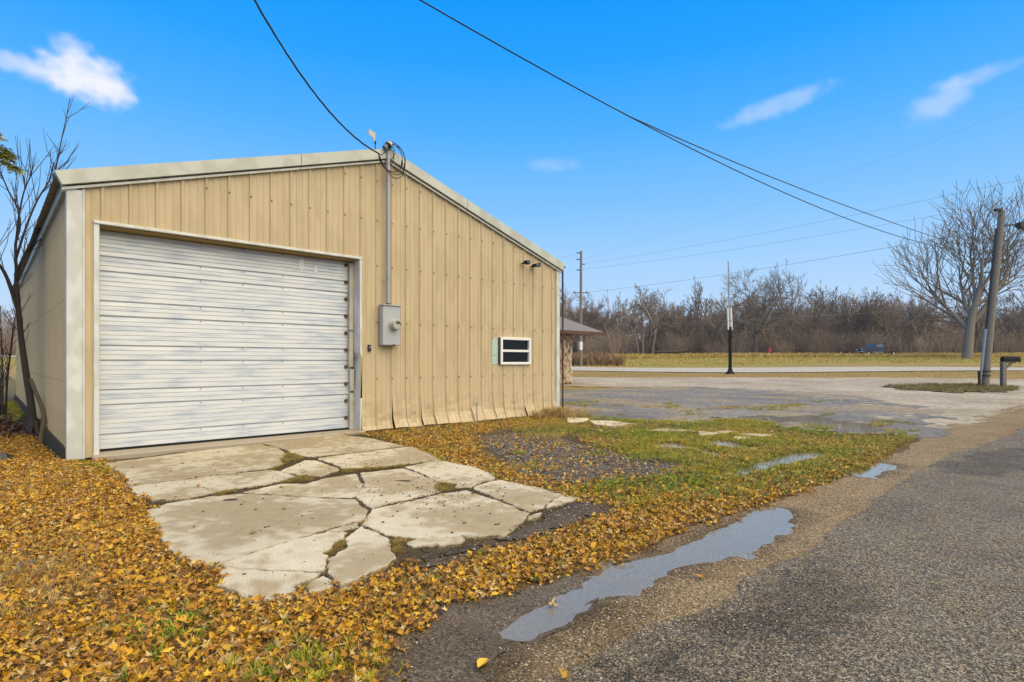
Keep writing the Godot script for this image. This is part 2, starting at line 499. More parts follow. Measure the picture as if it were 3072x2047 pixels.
# one normal for all corners that meet in a point
func smooth(b: MB) -> void:
	var acc := {}
	for i in b.v.size():
		var key := Vector3i((b.v[i] * 2000.0).round())
		acc[key] = acc.get(key, Vector3.ZERO) + b.n[i]
	for i in b.v.size():
		b.n[i] = (acc[Vector3i((b.v[i] * 2000.0).round())] as Vector3).normalized()


func tint(c: Color, by: float) -> Color:
	return Color(c.r * by, c.g * by, c.b * by)


func noise01(x: float, z: float, f: float) -> float:
	return clampf(0.5 + 0.9 * nz.get_noise_2d(x * f, z * f), 0.0, 1.0)


func curve(p: Array, n := 6) -> PackedVector3Array:
	var c := Curve3D.new()
	for i in p.size():
		var t: Vector3 = (p[mini(i + 1, p.size() - 1)] - p[maxi(i - 1, 0)]) / 6.0
		c.add_point(p[i], -t, t)
	var out := PackedVector3Array()
	for i in p.size() - 1:
		for k in n:
			out.append(c.sample(i, float(k) / n))
	out.append(p[p.size() - 1])
	return out


func same(count: int, r: float) -> PackedFloat32Array:
	var a := PackedFloat32Array()
	a.resize(count)
	a.fill(r)
	return a


func taper(count: int, r0: float, r1: float) -> PackedFloat32Array:
	var a := PackedFloat32Array()
	for i in count:
		a.append(lerpf(r0, r1, float(i) / maxf(1.0, count - 1)))
	return a


func _ready() -> void:
	rng.seed = 4711
	nz.seed = 7
	nz.noise_type = FastNoiseLite.TYPE_SIMPLEX_SMOOTH
	nz.frequency = 0.1
	nz.fractal_octaves = 3
	view()
	for k in ZONES: add_zone(k, ZONES[k])
	for k in PUDDLES: add_zone("p_" + k, PUDDLES[k])
	for k in LEAFZ: add_zone("l_" + k, LEAFZ[k])
	for k in GREENZ: add_zone("g_" + k, GREENZ[k])
	for k in JOINTS: add_zone("j_" + k, JOINTS[k])
	for k in SLABS: add_zone("s_" + k, SLABS[k])
	for k in WALK: add_zone("w_" + k, WALK[k])
	materials()
	terrain()
	driveway()
	shed()
	stone_building()
	electric()
	wall_fittings()
	poles()
	cables()
	roadside()
	woods()
	left_side()
	litter()


func view() -> void:
	var cam := Camera3D.new()
	cam.name = "camera"
	add_child(cam)
	cam.position = CAM
	cam.rotation_degrees = Vector3(0, -43.246, 0)
	cam.projection = Camera3D.PROJECTION_FRUSTUM
	cam.near = 0.05
	cam.far = 3000.0
	cam.size = 0.05 * 1568.0 / 1290.0
	cam.frustum_offset = Vector2(0, 0.05 * 46.0 / 1290.0)
	cam.current = true
	var sun := DirectionalLight3D.new()
	sun.name = "sun"
	add_child(sun)
	sun.look_at_from_position(Vector3(1.2, 8.0, 6.6), Vector3.ZERO)
	sun.light_energy = 1.5
	sun.light_color = Color(1.0, 0.9, 0.665)
	sun.light_angular_distance = 80.0
	sun.shadow_enabled = true
	var env := Environment.new()
	env.background_mode = Environment.BG_SKY
	env.tonemap_mode = Environment.TONE_MAPPER_LINEAR
	env.tonemap_exposure = 1.06
	env.sdfgi_enabled = true
	env.ssao_enabled = true
	env.ssil_enabled = true
	env.fog_enabled = true
	env.fog_density = 0.0003
	env.fog_light_color = Color(0.86, 0.89, 0.93)
	var sky := Sky.new()
	var pm := PanoramaSkyMaterial.new()
	pm.panorama = ImageTexture.create_from_image(sky_image())
	sky.sky_material = pm
	env.sky = sky
	var we := WorldEnvironment.new()
	we.name = "environment"
	we.environment = env
	add_child(we)


# clear blue air that pales to the horizon, with a few small clouds
func sky_image() -> Image:
	var w := 2048
	var h := 1024
	var im := Image.create(w, h, false, Image.FORMAT_RGBF)
	var cn := FastNoiseLite.new()
	cn.seed = 12
	cn.frequency = 1.0
	cn.fractal_octaves = 5
	var keys := [0.0, 4.0, 9.0, 15.0, 22.0, 28.0, 34.0, 60.0, 90.0]
	var cols := [Color(0.62, 0.77, 0.94), Color(0.52, 0.71, 0.95), Color(0.385, 0.64, 0.96), Color(0.21, 0.53, 0.96), Color(0.075, 0.42, 0.96), Color(0.018, 0.345, 0.95), Color(0.002, 0.30, 0.94), Color(0.0, 0.23, 0.82), Color(0.0, 0.19, 0.72)]
	# clouds: bearing and height in degrees, half width, half height, tilt, strength
	var clouds := [[-84.0, 21.9, 2.7, 1.6, -0.05, 1.0], [-87.4, 21.6, 2.3, 0.7, -0.2, 0.55], [-84.9, 23.6, 1.2, 0.9, 0.0, 0.5], [-82.2, 21.2, 1.4, 1.1, 0.0, 0.6], [-21.7, 22.3, 3.8, 0.8, 0.35, 0.32], [-9.4, 20.1, 2.0, 1.1, 0.5, 0.34], [-7.2, 21.4, 2.4, 0.5, 0.1, 0.26], [-42.6, 19.2, 2.2, 0.6, 0.0, 0.16], [40.0, 24.0, 5.0, 1.6, 0.1, 0.8], [130.0, 30.0, 5.0, 1.8, 0.0, 0.9], [-150.0, 22.0, 5.0, 1.8, 0.1, 0.9]]
	for j in h:
		var el := 90.0 - (j + 0.5) * 180.0 / h
		var base := Color(0.3, 0.3, 0.26)
		if el >= 0.0:
			for k in range(1, keys.size()):
				if el <= keys[k]:
					base = cols[k - 1].lerp(cols[k], (el - keys[k - 1]) / (keys[k] - keys[k - 1]))
					break
		for i in w:
			im.set_pixel(i, j, base)
	for c: Array in clouds:
		# column of a bearing: bearing 0 is +x, growing towards +z
		var reach: float = c[2] * 2.2
		for j in range(int((90.0 - c[1] - reach) * h / 180.0), int((90.0 - c[1] + reach) * h / 180.0)):
			var el := 90.0 - (j + 0.5) * 180.0 / h
			if el < 0.5:
				continue
			var wide := reach / cos(deg_to_rad(el))
			var i0 := int(((c[0] - wide) / 360.0 + 0.25) * w)
			var i1 := int(((c[0] + wide) / 360.0 + 0.25) * w)
			for i in range(i0, i1):
				var az := ((i + 0.5) / w - 0.25) * 360.0
				var u: float = (az - c[0]) * cos(deg_to_rad(el))
				var v: float = el - c[1] - u * c[4] * 0.5
				var d := pow(u / c[2], 2.0) + pow(v / c[3], 2.0)
				var f := cn.get_noise_2d(az * 0.5, el * 0.7) * 0.9 + cn.get_noise_2d(az * 1.4 + 40.0, el * 1.8) * 0.5
				var a: float = clampf((smoothstep(1.75, -0.25, d + f * 0.8)) * c[5], 0.0, 1.0)
				if a > 0.0:
					var ii := posmod(i, w)
					im.set_pixel(ii, j, im.get_pixel(ii, j).lerp(Color(0.86, 0.88, 0.99), a))
	return im


func materials() -> void:
	var fine := noise_tex(FastNoiseLite.TYPE_SIMPLEX, 0.03, [Color(0.80, 0.80, 0.80), Color(1, 1, 1)], [0.25, 0.75], 512, 5, 3)
	var blotch := noise_tex(FastNoiseLite.TYPE_SIMPLEX, 0.008, [Color(0.93, 0.925, 0.91), Color(1, 1, 1)], [0.3, 0.65], 512, 5, 5)
	# painted siding
	var m := mat(lin(0.53, 0.425, 0.265), 0.5)
	m.albedo_texture = noise_tex(FastNoiseLite.TYPE_SIMPLEX, 0.006, [Color(0.955, 0.95, 0.94), Color(1, 1, 1)], [0.3, 0.6], 512, 5, 9)
	tri_map(m, Vector3(0.9, 0.22, 0.9))
	m.metallic_specular = 0.4
	M.siding = m
	m = mat(lin(0.62, 0.64, 0.62), 0.45)
	m.albedo_texture = blotch
	tri_map(m, Vector3(0.7, 0.4, 0.7))
	M.trim = m
	m = mat(lin(0.50, 0.52, 0.47), 0.45)
	m.albedo_texture = blotch
	tri_map(m, Vector3(0.5, 0.5, 0.5))
	M.rake = m
	m = mat(lin(0.55, 0.50, 0.40), 0.6)
	m.albedo_texture = fine
	tri_map(m, Vector3(1.5, 0.8, 1.5))
	m.albedo_texture = blotch
	M.stop = m
	m = mat(lin(0.30, 0.27, 0.18), 0.5)
	m.albedo_texture = blotch
	tri_map(m, Vector3(0.4, 0.4, 0.4))
	M.roof = m
	# bare scuffed door sheet
	m = mat(Color(1, 1, 1), 0.45, 0.12)
	m.albedo_texture = noise_tex(FastNoiseLite.TYPE_SIMPLEX, 0.007, [lin(0.41, 0.46, 0.54), lin(0.53, 0.57, 0.62), lin(0.58, 0.605, 0.635), lin(0.61, 0.625, 0.64)], [0.15, 0.38, 0.55, 0.85], 1024, 5, 21)
	m.roughness_texture = noise_tex(FastNoiseLite.TYPE_SIMPLEX, 0.01, [Color(0.75, 0.75, 0.75), Color(1, 1, 1)], [0.3, 0.7], 512, 4, 22)
	tri_map(m, Vector3(0.14, 1.1, 0.4))
	M.door = m
	m = mat(lin(0.38, 0.26, 0.07), 0.8)
	m.albedo_texture = fine
	tri_map(m, Vector3(0.5, 4, 4))
	M.lumber = m
	m = mat(lin(0.09, 0.075, 0.05), 0.95)
	m.metallic_specular = 0.2
	m.albedo_texture = fine
	tri_map(m, Vector3(1, 4, 4))
	M.old_board = m
	m = mat(lin(0.40, 0.42, 0.44), 0.5, 0.0)
	M.grey_box = m
	m = mat(lin(0.38, 0.38, 0.38), 0.45, 0.2)
	M.conduit = m
	M.screw = mat(lin(0.10, 0.07, 0.05), 0.6)
	M.white_vinyl = mat(lin(0.78, 0.78, 0.76), 0.4)
	var g := mat(Color(0.10, 0.13, 0.14, 0.45), 0.02)
	g.transparency = BaseMaterial3D.TRANSPARENCY_ALPHA
	g.metallic_specular = 0.3
	M.glass = g
	m = mat(lin(0.52, 0.68, 0.60), 0.7)
	m.albedo_texture = fine
	tri_map(m, Vector3(2, 2, 2))
	M.green_board = m
	M.black = mat(lin(0.018, 0.018, 0.019), 0.7)
	M.black.metallic_specular = 0.25
	M.cable = mat(lin(0.018, 0.018, 0.02), 0.6)
	M.meter_ring = mat(lin(0.42, 0.42, 0.33), 0.4)
	M.lcd = mat(lin(0.07, 0.08, 0.06), 0.2)
	m = mat(lin(0.10, 0.055, 0.035), 0.7)
	m.albedo_texture = fine
	tri_map(m, Vector3(3, 3, 3))
	M.rust = m
	# concrete
	m = mat(Color(1, 1, 1), 0.85)
	m.vertex_color_use_as_albedo = true
	m.albedo_texture = noise_tex(FastNoiseLite.TYPE_SIMPLEX, 0.09, [Color(0.76, 0.70, 0.60), Color(0.94, 0.92, 0.88), Color(1, 1, 1), Color(1, 1, 1)], [0.2, 0.4, 0.6, 1.0], 1024, 6, 31)
	m.normal_enabled = true
	m.normal_texture = bump_tex(FastNoiseLite.TYPE_SIMPLEX, 0.2, 3.0, 1024, 3, 32)
	m.normal_scale = 0.03
	tri_map(m, Vector3(0.9, 0.9, 0.9))
	M.concrete = m
	# chip-seal: tan and pale chips in dark binder
	var chips: Array[Color] = [lin(0.05, 0.046, 0.04), lin(0.085, 0.076, 0.062), lin(0.085, 0.075, 0.06), lin(0.18, 0.145, 0.09), lin(0.12, 0.10, 0.075), lin(0.32, 0.245, 0.14), lin(0.16, 0.13, 0.095), lin(0.46, 0.36, 0.22), lin(0.19, 0.15, 0.105), lin(0.60, 0.51, 0.36)]
	var offs: Array[float] = [0.0, 0.22, 0.23, 0.42, 0.43, 0.62, 0.63, 0.82, 0.83, 1.0]
	m = mat(Color(1, 1, 1), 0.62)
	m.vertex_color_use_as_albedo = true
	m.albedo_texture = noise_tex(FastNoiseLite.TYPE_CELLULAR, 0.21, chips, offs, 1024, 1, 41, FastNoiseLite.RETURN_CELL_VALUE)
	m.normal_enabled = true
	m.normal_texture = bump_tex(FastNoiseLite.TYPE_CELLULAR, 0.21, 6.0, 1024, 1, 41, FastNoiseLite.RETURN_DISTANCE)
	m.normal_scale = 0.7
	m.roughness_texture = noise_tex(FastNoiseLite.TYPE_SIMPLEX, 0.012, [Color(0.55, 0.55, 0.55), Color(1, 1, 1)], [0.35, 0.6], 512, 4, 44)
	m.metallic_specular = 0.2
	tri_map(m, Vector3(0.62, 0.62, 0.62))
	M.road = m
	# loose gravel and grit, tinted by vertex colours
	m = mat(Color(1, 1, 1), 0.75)
	m.vertex_color_use_as_albedo = true
	m.albedo_texture = noise_tex(FastNoiseLite.TYPE_CELLULAR, 0.18, [Color(0.42, 0.40, 0.38), Color(0.75, 0.72, 0.68), Color(0.68, 0.64, 0.58), Color(1, 0.98, 0.94)], [0.0, 0.4, 0.7, 1.0], 1024, 1, 51, FastNoiseLite.RETURN_CELL_VALUE)
	m.normal_enabled = true
	m.normal_texture = bump_tex(FastNoiseLite.TYPE_CELLULAR, 0.18, 6.0, 1024, 1, 51, FastNoiseLite.RETURN_DISTANCE)
	m.normal_scale = 0.6
	m.metallic_specular = 0.2
	tri_map(m, Vector3(0.6, 0.6, 0.6))
	M.gravel = m
	m = m.duplicate()
	m.roughness = 0.45
	m.normal_scale = 0.4
	m.metallic_specular = 0.35
	m.roughness = 0.42
	M.wet = m
	m = M.road.duplicate()
	m.roughness = 0.3
	m.metallic_specular = 0.45
	m.normal_scale = 0.3
	M.wet_road = m
	M.wire = mat(lin(0.22, 0.23, 0.25), 0.7)
	# soil and worn lot
	m = mat(Color(1, 1, 1), 0.95)
	m.vertex_color_use_as_albedo = true
	m.albedo_texture = noise_tex(FastNoiseLite.TYPE_SIMPLEX, 0.05, [Color(0.55, 0.53, 0.5), Color(1, 1, 1)], [0.25, 0.7], 1024, 6, 61)
	tri_map(m, Vector3(0.7, 0.7, 0.7))
	M.soil = m
	m = mat(Color(1, 1, 1), 0.9)
	m.vertex_color_use_as_albedo = true
	m.metallic_specular = 0.25
	m.albedo_texture = noise_tex(FastNoiseLite.TYPE_SIMPLEX, 0.03, [Color(0.86, 0.855, 0.85), Color(1, 1, 1)], [0.3, 0.7], 1024, 7, 62)
	tri_map(m, Vector3(0.13, 0.13, 0.13))
	M.lot = m
	g = mat(Color(0.76, 0.72, 0.63, 0.34), 0.03)
	g.transparency = BaseMaterial3D.TRANSPARENCY_ALPHA
	M.water = g
	M.paint_yellow = mat(lin(0.55, 0.36, 0.08), 0.7)
	M.paint_white = mat(lin(0.6, 0.6, 0.58), 0.7)
	# plants
	m = mat(Color(1, 1, 1), 0.6)
	m.vertex_color_use_as_albedo = true
	m.backlight = Color(0.3, 0.2, 0.04)
	M.leaf = m
	m = mat(Color(1, 1, 1), 0.7)
	m.vertex_color_use_as_albedo = true
	m.backlight = Color(0.2, 0.2, 0.1)
	M.blade = m
	m = mat(Color(1, 1, 1), 0.9)
	m.vertex_color_use_as_albedo = true
	M.stone = m
	m = mat(lin(0.26, 0.215, 0.165), 0.95)
	m.albedo_texture = fine
	tri_map(m, Vector3(0.8, 0.25, 0.8))
	M.bark = m
	m = mat(lin(0.075, 0.055, 0.045), 0.95)
	m.albedo_texture = fine
	tri_map(m, Vector3(6, 1.5, 6))
	M.dark_bark = m
	m = mat(lin(0.17, 0.12, 0.06), 0.95)
	m.albedo_texture = fine
	tri_map(m, Vector3(6, 1.5, 6))
	M.tan_bark = m
	m = mat(lin(0.31, 0.25, 0.19), 1.0)
	m.vertex_color_use_as_albedo = true
	M.brush = m
	m = mat(lin(0.27, 0.23, 0.18), 0.9)
	m.albedo_texture = fine
	tri_map(m, Vector3(2.0, 0.3, 2.0))
	M.pole = m
	M.dark_metal = mat(lin(0.03, 0.03, 0.032), 0.5, 0.3)
	M.galvanised = mat(lin(0.36, 0.37, 0.38), 0.45, 0.6)
	m = mat(lin(0.27, 0.23, 0.19), 0.6)
	M.brown_roof = m
	M.fascia_brown = mat(lin(0.10, 0.035, 0.022), 0.6)
	M.mortar = mat(lin(0.10, 0.075, 0.05), 0.95)
	M.truck_paint = mat(lin(0.012, 0.022, 0.055), 0.25)
	M.truck_paint.clearcoat_enabled = true
	M.tyre = mat(lin(0.02, 0.02, 0.02), 0.8)
	M.chrome = mat(lin(0.6, 0.6, 0.6), 0.25, 0.9)
	M.red = mat(lin(0.42, 0.02, 0.05), 0.5)


# ---------------------------------------------------------------- ground

func soil_color(x: float, z: float) -> Color:
	var d := (x - CAM.x) * FW.x + (z - CAM.z) * FW.y
	var a := noise01(x, z, 3.0)
	var b := noise01(x + 90.0, z, 14.0)
	var c := Color(0.075, 0.05, 0.025).lerp(Color(0.17, 0.115, 0.045), a * 0.6 + b * 0.4)
	var lawn := Color(0.10, 0.095, 0.022).lerp(Color(0.20, 0.14, 0.04), noise01(x, z, 5.0))
	if d < 20.0:
		for k in GREENZ:
			var s := zdist("g_" + k, x, z, 0.5)
			c = c.lerp(lawn, 1.0 - smoothstep(-0.2, 0.4, s))
	if d < 12.0:
		for k: String in ["l_lawn", "l_band", "l_edge"]:
			var s := zdist(k, x, z, 0.3)
			if s < 0.1:
				c = c.lerp(Color(0.30, 0.165, 0.03).lerp(Color(0.20, 0.11, 0.025), noise01(x, z, 40.0)), 0.85 * (1.0 - smoothstep(-0.1, 0.1, s)))
	if d > 10.0:
		var dead := Color(0.58, 0.38, 0.10).lerp(Color(0.46, 0.32, 0.07), noise01(x, z, 2.2))
		c = c.lerp(dead, smoothstep(10.0, 20.0, d) * 0.9)
	if d > 56.0:
		var field := Color(0.42, 0.37, 0.035).lerp(Color(0.52, 0.36, 0.07), noise01(x, z, 1.2))
		c = c.lerp(field, smoothstep(56.0, 60.0, d))
		c = c.lerp(Color(0.07, 0.05, 0.035), smoothstep(86.0, 92.0, d))
	if x < 0.5 and z < -5.0:
		c = c.lerp(lawn, 0.8)
	return c


func lines(a: float, b: float, fine: float, out: float, grow: float) -> PackedFloat32Array:
	var l := PackedFloat32Array()
	var s := fine
	var x := a
	var before := []
	while x > -out:
		s *= grow
		x -= s
		before.append(x)
	before.reverse()
	for q in before: l.append(q)
	x = a
	while x <= b:
		l.append(x)
		x += fine
	s = fine
	while x < out:
		l.append(x)
		s *= grow
		x += s
	return l


func terrain() -> void:
	var xs := lines(-8.0, 15.0, 0.13, 1500.0, 1.12)
	var zs := lines(-7.0, 12.0, 0.13, 1500.0, 1.12)
	var nx := xs.size()
	var nn := zs.size()
	var vs := PackedVector3Array()
	var cs := PackedColorArray()
	var ns := PackedVector3Array()
	var ix := PackedInt32Array()
	for z in zs:
		for x in xs:
			var y := soil(x, z)
			if x > -5.0 and x < 80.0 and z > -60.0 and z < 30.0:
				for k: String in ["shoulder", "road", "lot", "drive_gravel"]:
					y -= 0.05 * (1.0 - smoothstep(-0.35, -0.12, zdist(k, x, z, 0.3)))
			if x > -0.2 and x < 9.3 and z < 0.05 and z > -15.6:
				y -= 0.1
			y += 0.015 * (1.0 - smoothstep(-0.3, -0.02, zdist("hull", x, z, 0.3)))
			vs.append(Vector3(x, y, z))
			cs.append(soil_color(x, z))
	for j in nn:
		for i in nx:
			var a := vs[j * nx + mini(i + 1, nx - 1)] - vs[j * nx + maxi(i - 1, 0)]
			var b := vs[mini(j + 1, nn - 1) * nx + i] - vs[maxi(j - 1, 0) * nx + i]
			ns.append(b.cross(a).normalized())
			if i < nx - 1 and j < nn - 1:
				var k := j * nx + i
				ix.append_array([k, k + 1, k + nx + 1, k, k + nx + 1, k + nx])
	var arr := []
	arr.resize(Mesh.ARRAY_MAX)
	arr[Mesh.ARRAY_VERTEX] = vs
	arr[Mesh.ARRAY_NORMAL] = ns
	arr[Mesh.ARRAY_COLOR] = cs
	arr[Mesh.ARRAY_INDEX] = ix
	var am := ArrayMesh.new()
	am.add_surface_from_arrays(Mesh.PRIMITIVE_TRIANGLES, arr)
	struct("ground", am, M.soil)
	# the muddy gravel shoulder beside the road
	var tan_ := func(x: float, z: float) -> Color:
		var a := noise01(x, z, 6.0)
		var c := Color(0.50, 0.38, 0.215).lerp(Color(0.66, 0.53, 0.33), a)
		var w := 1.0 - smoothstep(-0.15, 0.5, zdist("mud", x, z, 0.6) + 0.25 * nz.get_noise_2d(x * 12.0, z * 12.0))
		for k: String in ["p_a", "p_c"]:
			w = maxf(w, 0.8 * (1.0 - smoothstep(0.0, 0.3, zdist(k, x, z, 0.4) + 0.15 * nz.get_noise_2d(x * 20.0, z * 20.0))))
		return c.lerp(Color(0.17, 0.135, 0.09).lerp(Color(0.26, 0.21, 0.145), noise01(x, z, 25.0)), w)
	struct("road_shoulder", sheet("shoulder", 0.07, func(x, z): return soil(x, z) + 0.004, tan_, 0.10, 8.0).mesh(), M.gravel)
	# rain-soaked asphalt dries in patches
	var damp := func(x: float, z: float) -> float:
		var s := minf(zdist("wet", x, z, 0.6), minf(zdist("wet2", x, z, 0.6), zdist("wet3", x, z, 0.6)))
		s += 0.22 * nz.get_noise_2d(x * 14.0, z * 14.0) + 0.12 * nz.get_noise_2d(x * 60.0, z * 60.0)
		return lerpf(0.62, 1.0, smoothstep(-0.08, 0.1, s))
	var tar := func(x: float, z: float) -> Color:
		var a := noise01(x, z, 1.6)
		return Color(0.78, 0.76, 0.74).lerp(Color(1.25, 1.2, 1.08), clampf(a * 0.7 + 0.5 * noise01(x + 50.0, z, 12.0) - 0.1, 0.0, 1.0)) * damp.call(x, z)
	struct("asphalt_road", sheet("road", 0.09, func(x, z): return land(x, z) + 0.014 + 0.002 * nz.get_noise_2d(x * 8.0, z * 8.0), tar, 0.10, 6.0).mesh(), M.road)
	var slick := func(x: float, z: float) -> Color:
		return Color(0.19, 0.15, 0.095).lerp(Color(0.31, 0.255, 0.17), noise01(x, z, 18.0))
	struct("wet_mud", sheet("mud", 0.07, func(x, z): return soil(x, z) + 0.008, slick, 0.2, 14.0, 0.05).mesh(), M.wet)
	var grey := func(x: float, z: float) -> Color:
		var a := noise01(x * 1.0, z, 1.3)
		var b := noise01(x + 30.0, z, 7.0)
		return Color(0.17, 0.16, 0.145).lerp(Color(0.31, 0.285, 0.245), a * 0.6 + b * 0.4).lerp(Color(0.38, 0.30, 0.18), smoothstep(0.45, 0.75, noise01(x + 11.0, z + 70.0, 3.5)) * 0.75)
	struct("asphalt_lot", sheet("lot", 0.2, func(x, z): return soil(x, z) + 0.008, grey, 0.9, 3.0).mesh(), M.lot)
	var pale := func(x: float, z: float) -> Color:
		var a := noise01(x, z, 1.5)
		var b := noise01(x + 40.0, z, 6.0)
		return Color(0.33, 0.265, 0.17).lerp(Color(0.60, 0.52, 0.39), a * 0.5 + b * 0.5)
	struct("gravel_lot", sheet("drive_gravel", 0.3, func(x, z): return soil(x, z) + 0.004, pale, 0.5, 1.0).mesh(), M.lot)
	var dark := func(x: float, z: float) -> Color:
		return Color(0.15, 0.13, 0.105).lerp(Color(0.28, 0.235, 0.175), noise01(x, z, 9.0))
	var wetmud := func(x: float, z: float) -> Color:
		return Color(0.15, 0.125, 0.095).lerp(Color(0.27, 0.23, 0.18), noise01(x, z, 16.0))
	struct("bare_gravel_patch", sheet("bare", 0.07, func(x, z): return soil(x, z) + 0.010, dark, 0.3, 16.0, 0.1).mesh(), M.gravel)
	struct("asphalt_apron", sheet("apron", 0.05, func(x, z): return soil(x, z) + 0.011, wetmud, 0.16, 22.0, 0.03).mesh(), M.gravel)
	var dead := func(x: float, z: float) -> Color:
		return Color(0.22, 0.15, 0.045).lerp(Color(0.20, 0.17, 0.04), noise01(x, z, 3.0))
	struct("grass_island", sheet("island", 0.25, func(x, z): return soil(x, z) + 0.03, dead, 0.5, 6.0).mesh(), M.soil)
	# standing water
	for k in PUDDLES:
		var r: Rect2 = polys["p_" + k].r
		var mid: Vector2 = r.get_center()
		var lvl := land(mid.x, mid.y)
		var b := sheet("p_" + k, 0.08, func(x, z): return land(x, z) - 0.0055, func(_x, _z): return Color.WHITE, 0.05, 14.0, -0.16)
		var o := struct("puddle", b.mesh(), M.water)
		o.set_meta("label", "shallow puddle %s" % {"a": "along the road shoulder beside the leaves", "b": "standing in the grass strip", "c": "at the shoulder's grassy edge", "d": "winding through the grass, pale", "e": "small and grey in the grass", "f": "spread across the worn lot", "g": "thin sheet on the lot's near edge"}[k])
	highway()


func highway() -> void:
	# near edge from A to B, lanes to the far side
	var a := Vector2(37.5, -23.8)
	var b := Vector2(50.3, 5.0)
	var along := (b - a).normalized()
	var across := Vector2(along.y, -along.x)
	if across.dot(FW) < 0.0:
		across = -across
	var strip := func(called: String, w0: float, w1: float, lift: float, m: Material, c: Color, s0: float, s1: float) -> MeshInstance3D:
		var mb := MB.new()
		mb.col = c
		var n := 60
		for i in n:
			for q in 2:
				var t0 := lerpf(s0, s1, float(i) / n)
				var t1 := lerpf(s0, s1, float(i + 1) / n)
				var v0 := lerpf(w0, w1, q * 0.5)
				var v1 := lerpf(w0, w1, q * 0.5 + 0.5)
				var p := []
				for e in [[t0, v0], [t1, v0], [t1, v1], [t0, v1]]:
					var g: Vector2 = a + along * e[0] + across * e[1]
					p.append(Vector3(g.x, land(g.x, g.y) + lift, g.y))
				mb.quad(p[0], p[1], p[2], p[3], Vector3.UP)
		smooth(mb)
		return struct(called, mb.mesh(), m)
	strip.call("highway", 0.0, 10.0, 0.05, M.lot, Color(0.58, 0.53, 0.43), -120.0, 160.0)
	strip.call("lane_line", 1.2, 1.4, 0.055, M.paint_white, Color.WHITE, -120.0, 160.0)
	strip.call("lane_line", 5.0, 5.2, 0.055, M.paint_yellow, Color.WHITE, -120.0, 160.0)
	strip.call("lane_line", 8.8, 9.0, 0.055, M.paint_white, Color.WHITE, -120.0, 160.0)


# ---------------------------------------------------------------- concrete slabs

func slab_mesh(poly: PackedVector2Array, top: float, thick: float, tilt: Vector2, sd: float, light: float) -> ArrayMesh:
	var grown := Geometry2D.offset_polygon(poly, 0.010)
	if grown.size() == 1:
		poly = grown[0]
	if Geometry2D.is_polygon_clockwise(poly):
		poly.reverse()
	var out := PackedVector2Array()
	var mid := Vector2.ZERO
	for p in poly:
		mid += p / poly.size()
	for i in poly.size():
		var p := poly[i]
		var q := poly[(i + 1) % poly.size()]
		var n := maxi(1, int(p.distance_to(q) / 0.03))
		for k in n:
			var e := p.lerp(q, float(k) / n)
			e += Vector2(nz.get_noise_2d(e.x * 60.0 + sd, e.y * 60.0), nz.get_noise_2d(e.x * 60.0, e.y * 60.0 + 60.0 + sd)) * 0.022 + Vector2(nz.get_noise_2d(e.x * 190.0, e.y * 190.0 + sd), nz.get_noise_2d(e.x * 190.0 + sd, e.y * 190.0)) * 0.014
			out.append(e)
	var count := out.size()
	var inner := PackedVector2Array()
	for i in count:
		var t := (out[(i + 1) % count] - out[(i + count - 1) % count]).normalized()
		inner.append(out[i] + Vector2(-t.y, t.x) * 0.005)
	var yat := func(p: Vector2) -> float: return top + (p - mid).dot(tilt)
	# worn pale concrete with patches of trodden-in dirt away from the broken edges
	var tone := func(p: Vector2) -> Color:
		var e := -sdist(out, p)
		var a := noise01(p.x + sd, p.y, 7.0)
		var b := noise01(p.x, p.y + sd, 55.0)
		var dirt := smoothstep(0.36, 0.56, a * 0.45 + b * 0.4 + minf(e, 0.3) * 0.45)
		return tint(Color(0.72, 0.65, 0.47).lerp(Color(0.45, 0.365, 0.215), dirt), light * (0.88 + 0.22 * b))
	var pts := inner.duplicate()
	var r := Rect2(inner[0], Vector2.ZERO)
	for p in inner: r = r.expand(p)
	var step := 0.05
	for j in int(r.size.y / step) + 1:
		for i in int(r.size.x / step) + 1:
			var p := r.position + Vector2(i + 0.5 * (j % 2), j) * step
			if sdist(inner, p) < -0.03:
				pts.append(p)
	var mb := MB.new()
	var tr := Geometry2D.triangulate_delaunay(pts)
	for i in range(0, tr.size(), 3):
		var a := pts[tr[i]]
		var b := pts[tr[i + 1]]
		var d := pts[tr[i + 2]]
		if sdist(inner, (a + b + d) / 3.0) > 0.0005:
			continue
		var at := mb.v.size()
		if (d - a).cross(b - a) > 0.0:
			var sw := b
			b = d
			d = sw
		mb.tri(Vector3(a.x, yat.call(a), a.y), Vector3(b.x, yat.call(b), b.y), Vector3(d.x, yat.call(d), d.y))
		for e in 3:
			mb.c[at + e] = tone.call(Vector2(mb.v[at + e].x, mb.v[at + e].z))
	mb.col = tint(Color(0.5, 0.43, 0.3), light)
	for i in count:
		var k := (i + 1) % count
		var p := out[i]
		var q := out[k]
		var f := Vector3(q.y - p.y, 0, p.x - q.x)
		var y0: float = yat.call(p) - 0.006
		var y1: float = yat.call(q) - 0.006
		mb.quad(Vector3(p.x, y0, p.y), Vector3(q.x, y1, q.y), Vector3(q.x, y1 - thick, q.y), Vector3(p.x, y0 - thick, p.y), f)
		mb.quad(Vector3(p.x, y0, p.y), Vector3(q.x, y1, q.y), Vector3(inner[k].x, yat.call(inner[k]), inner[k].y), Vector3(inner[i].x, yat.call(inner[i]), inner[i].y), f + Vector3.UP * 0.1)
	return mb.mesh()


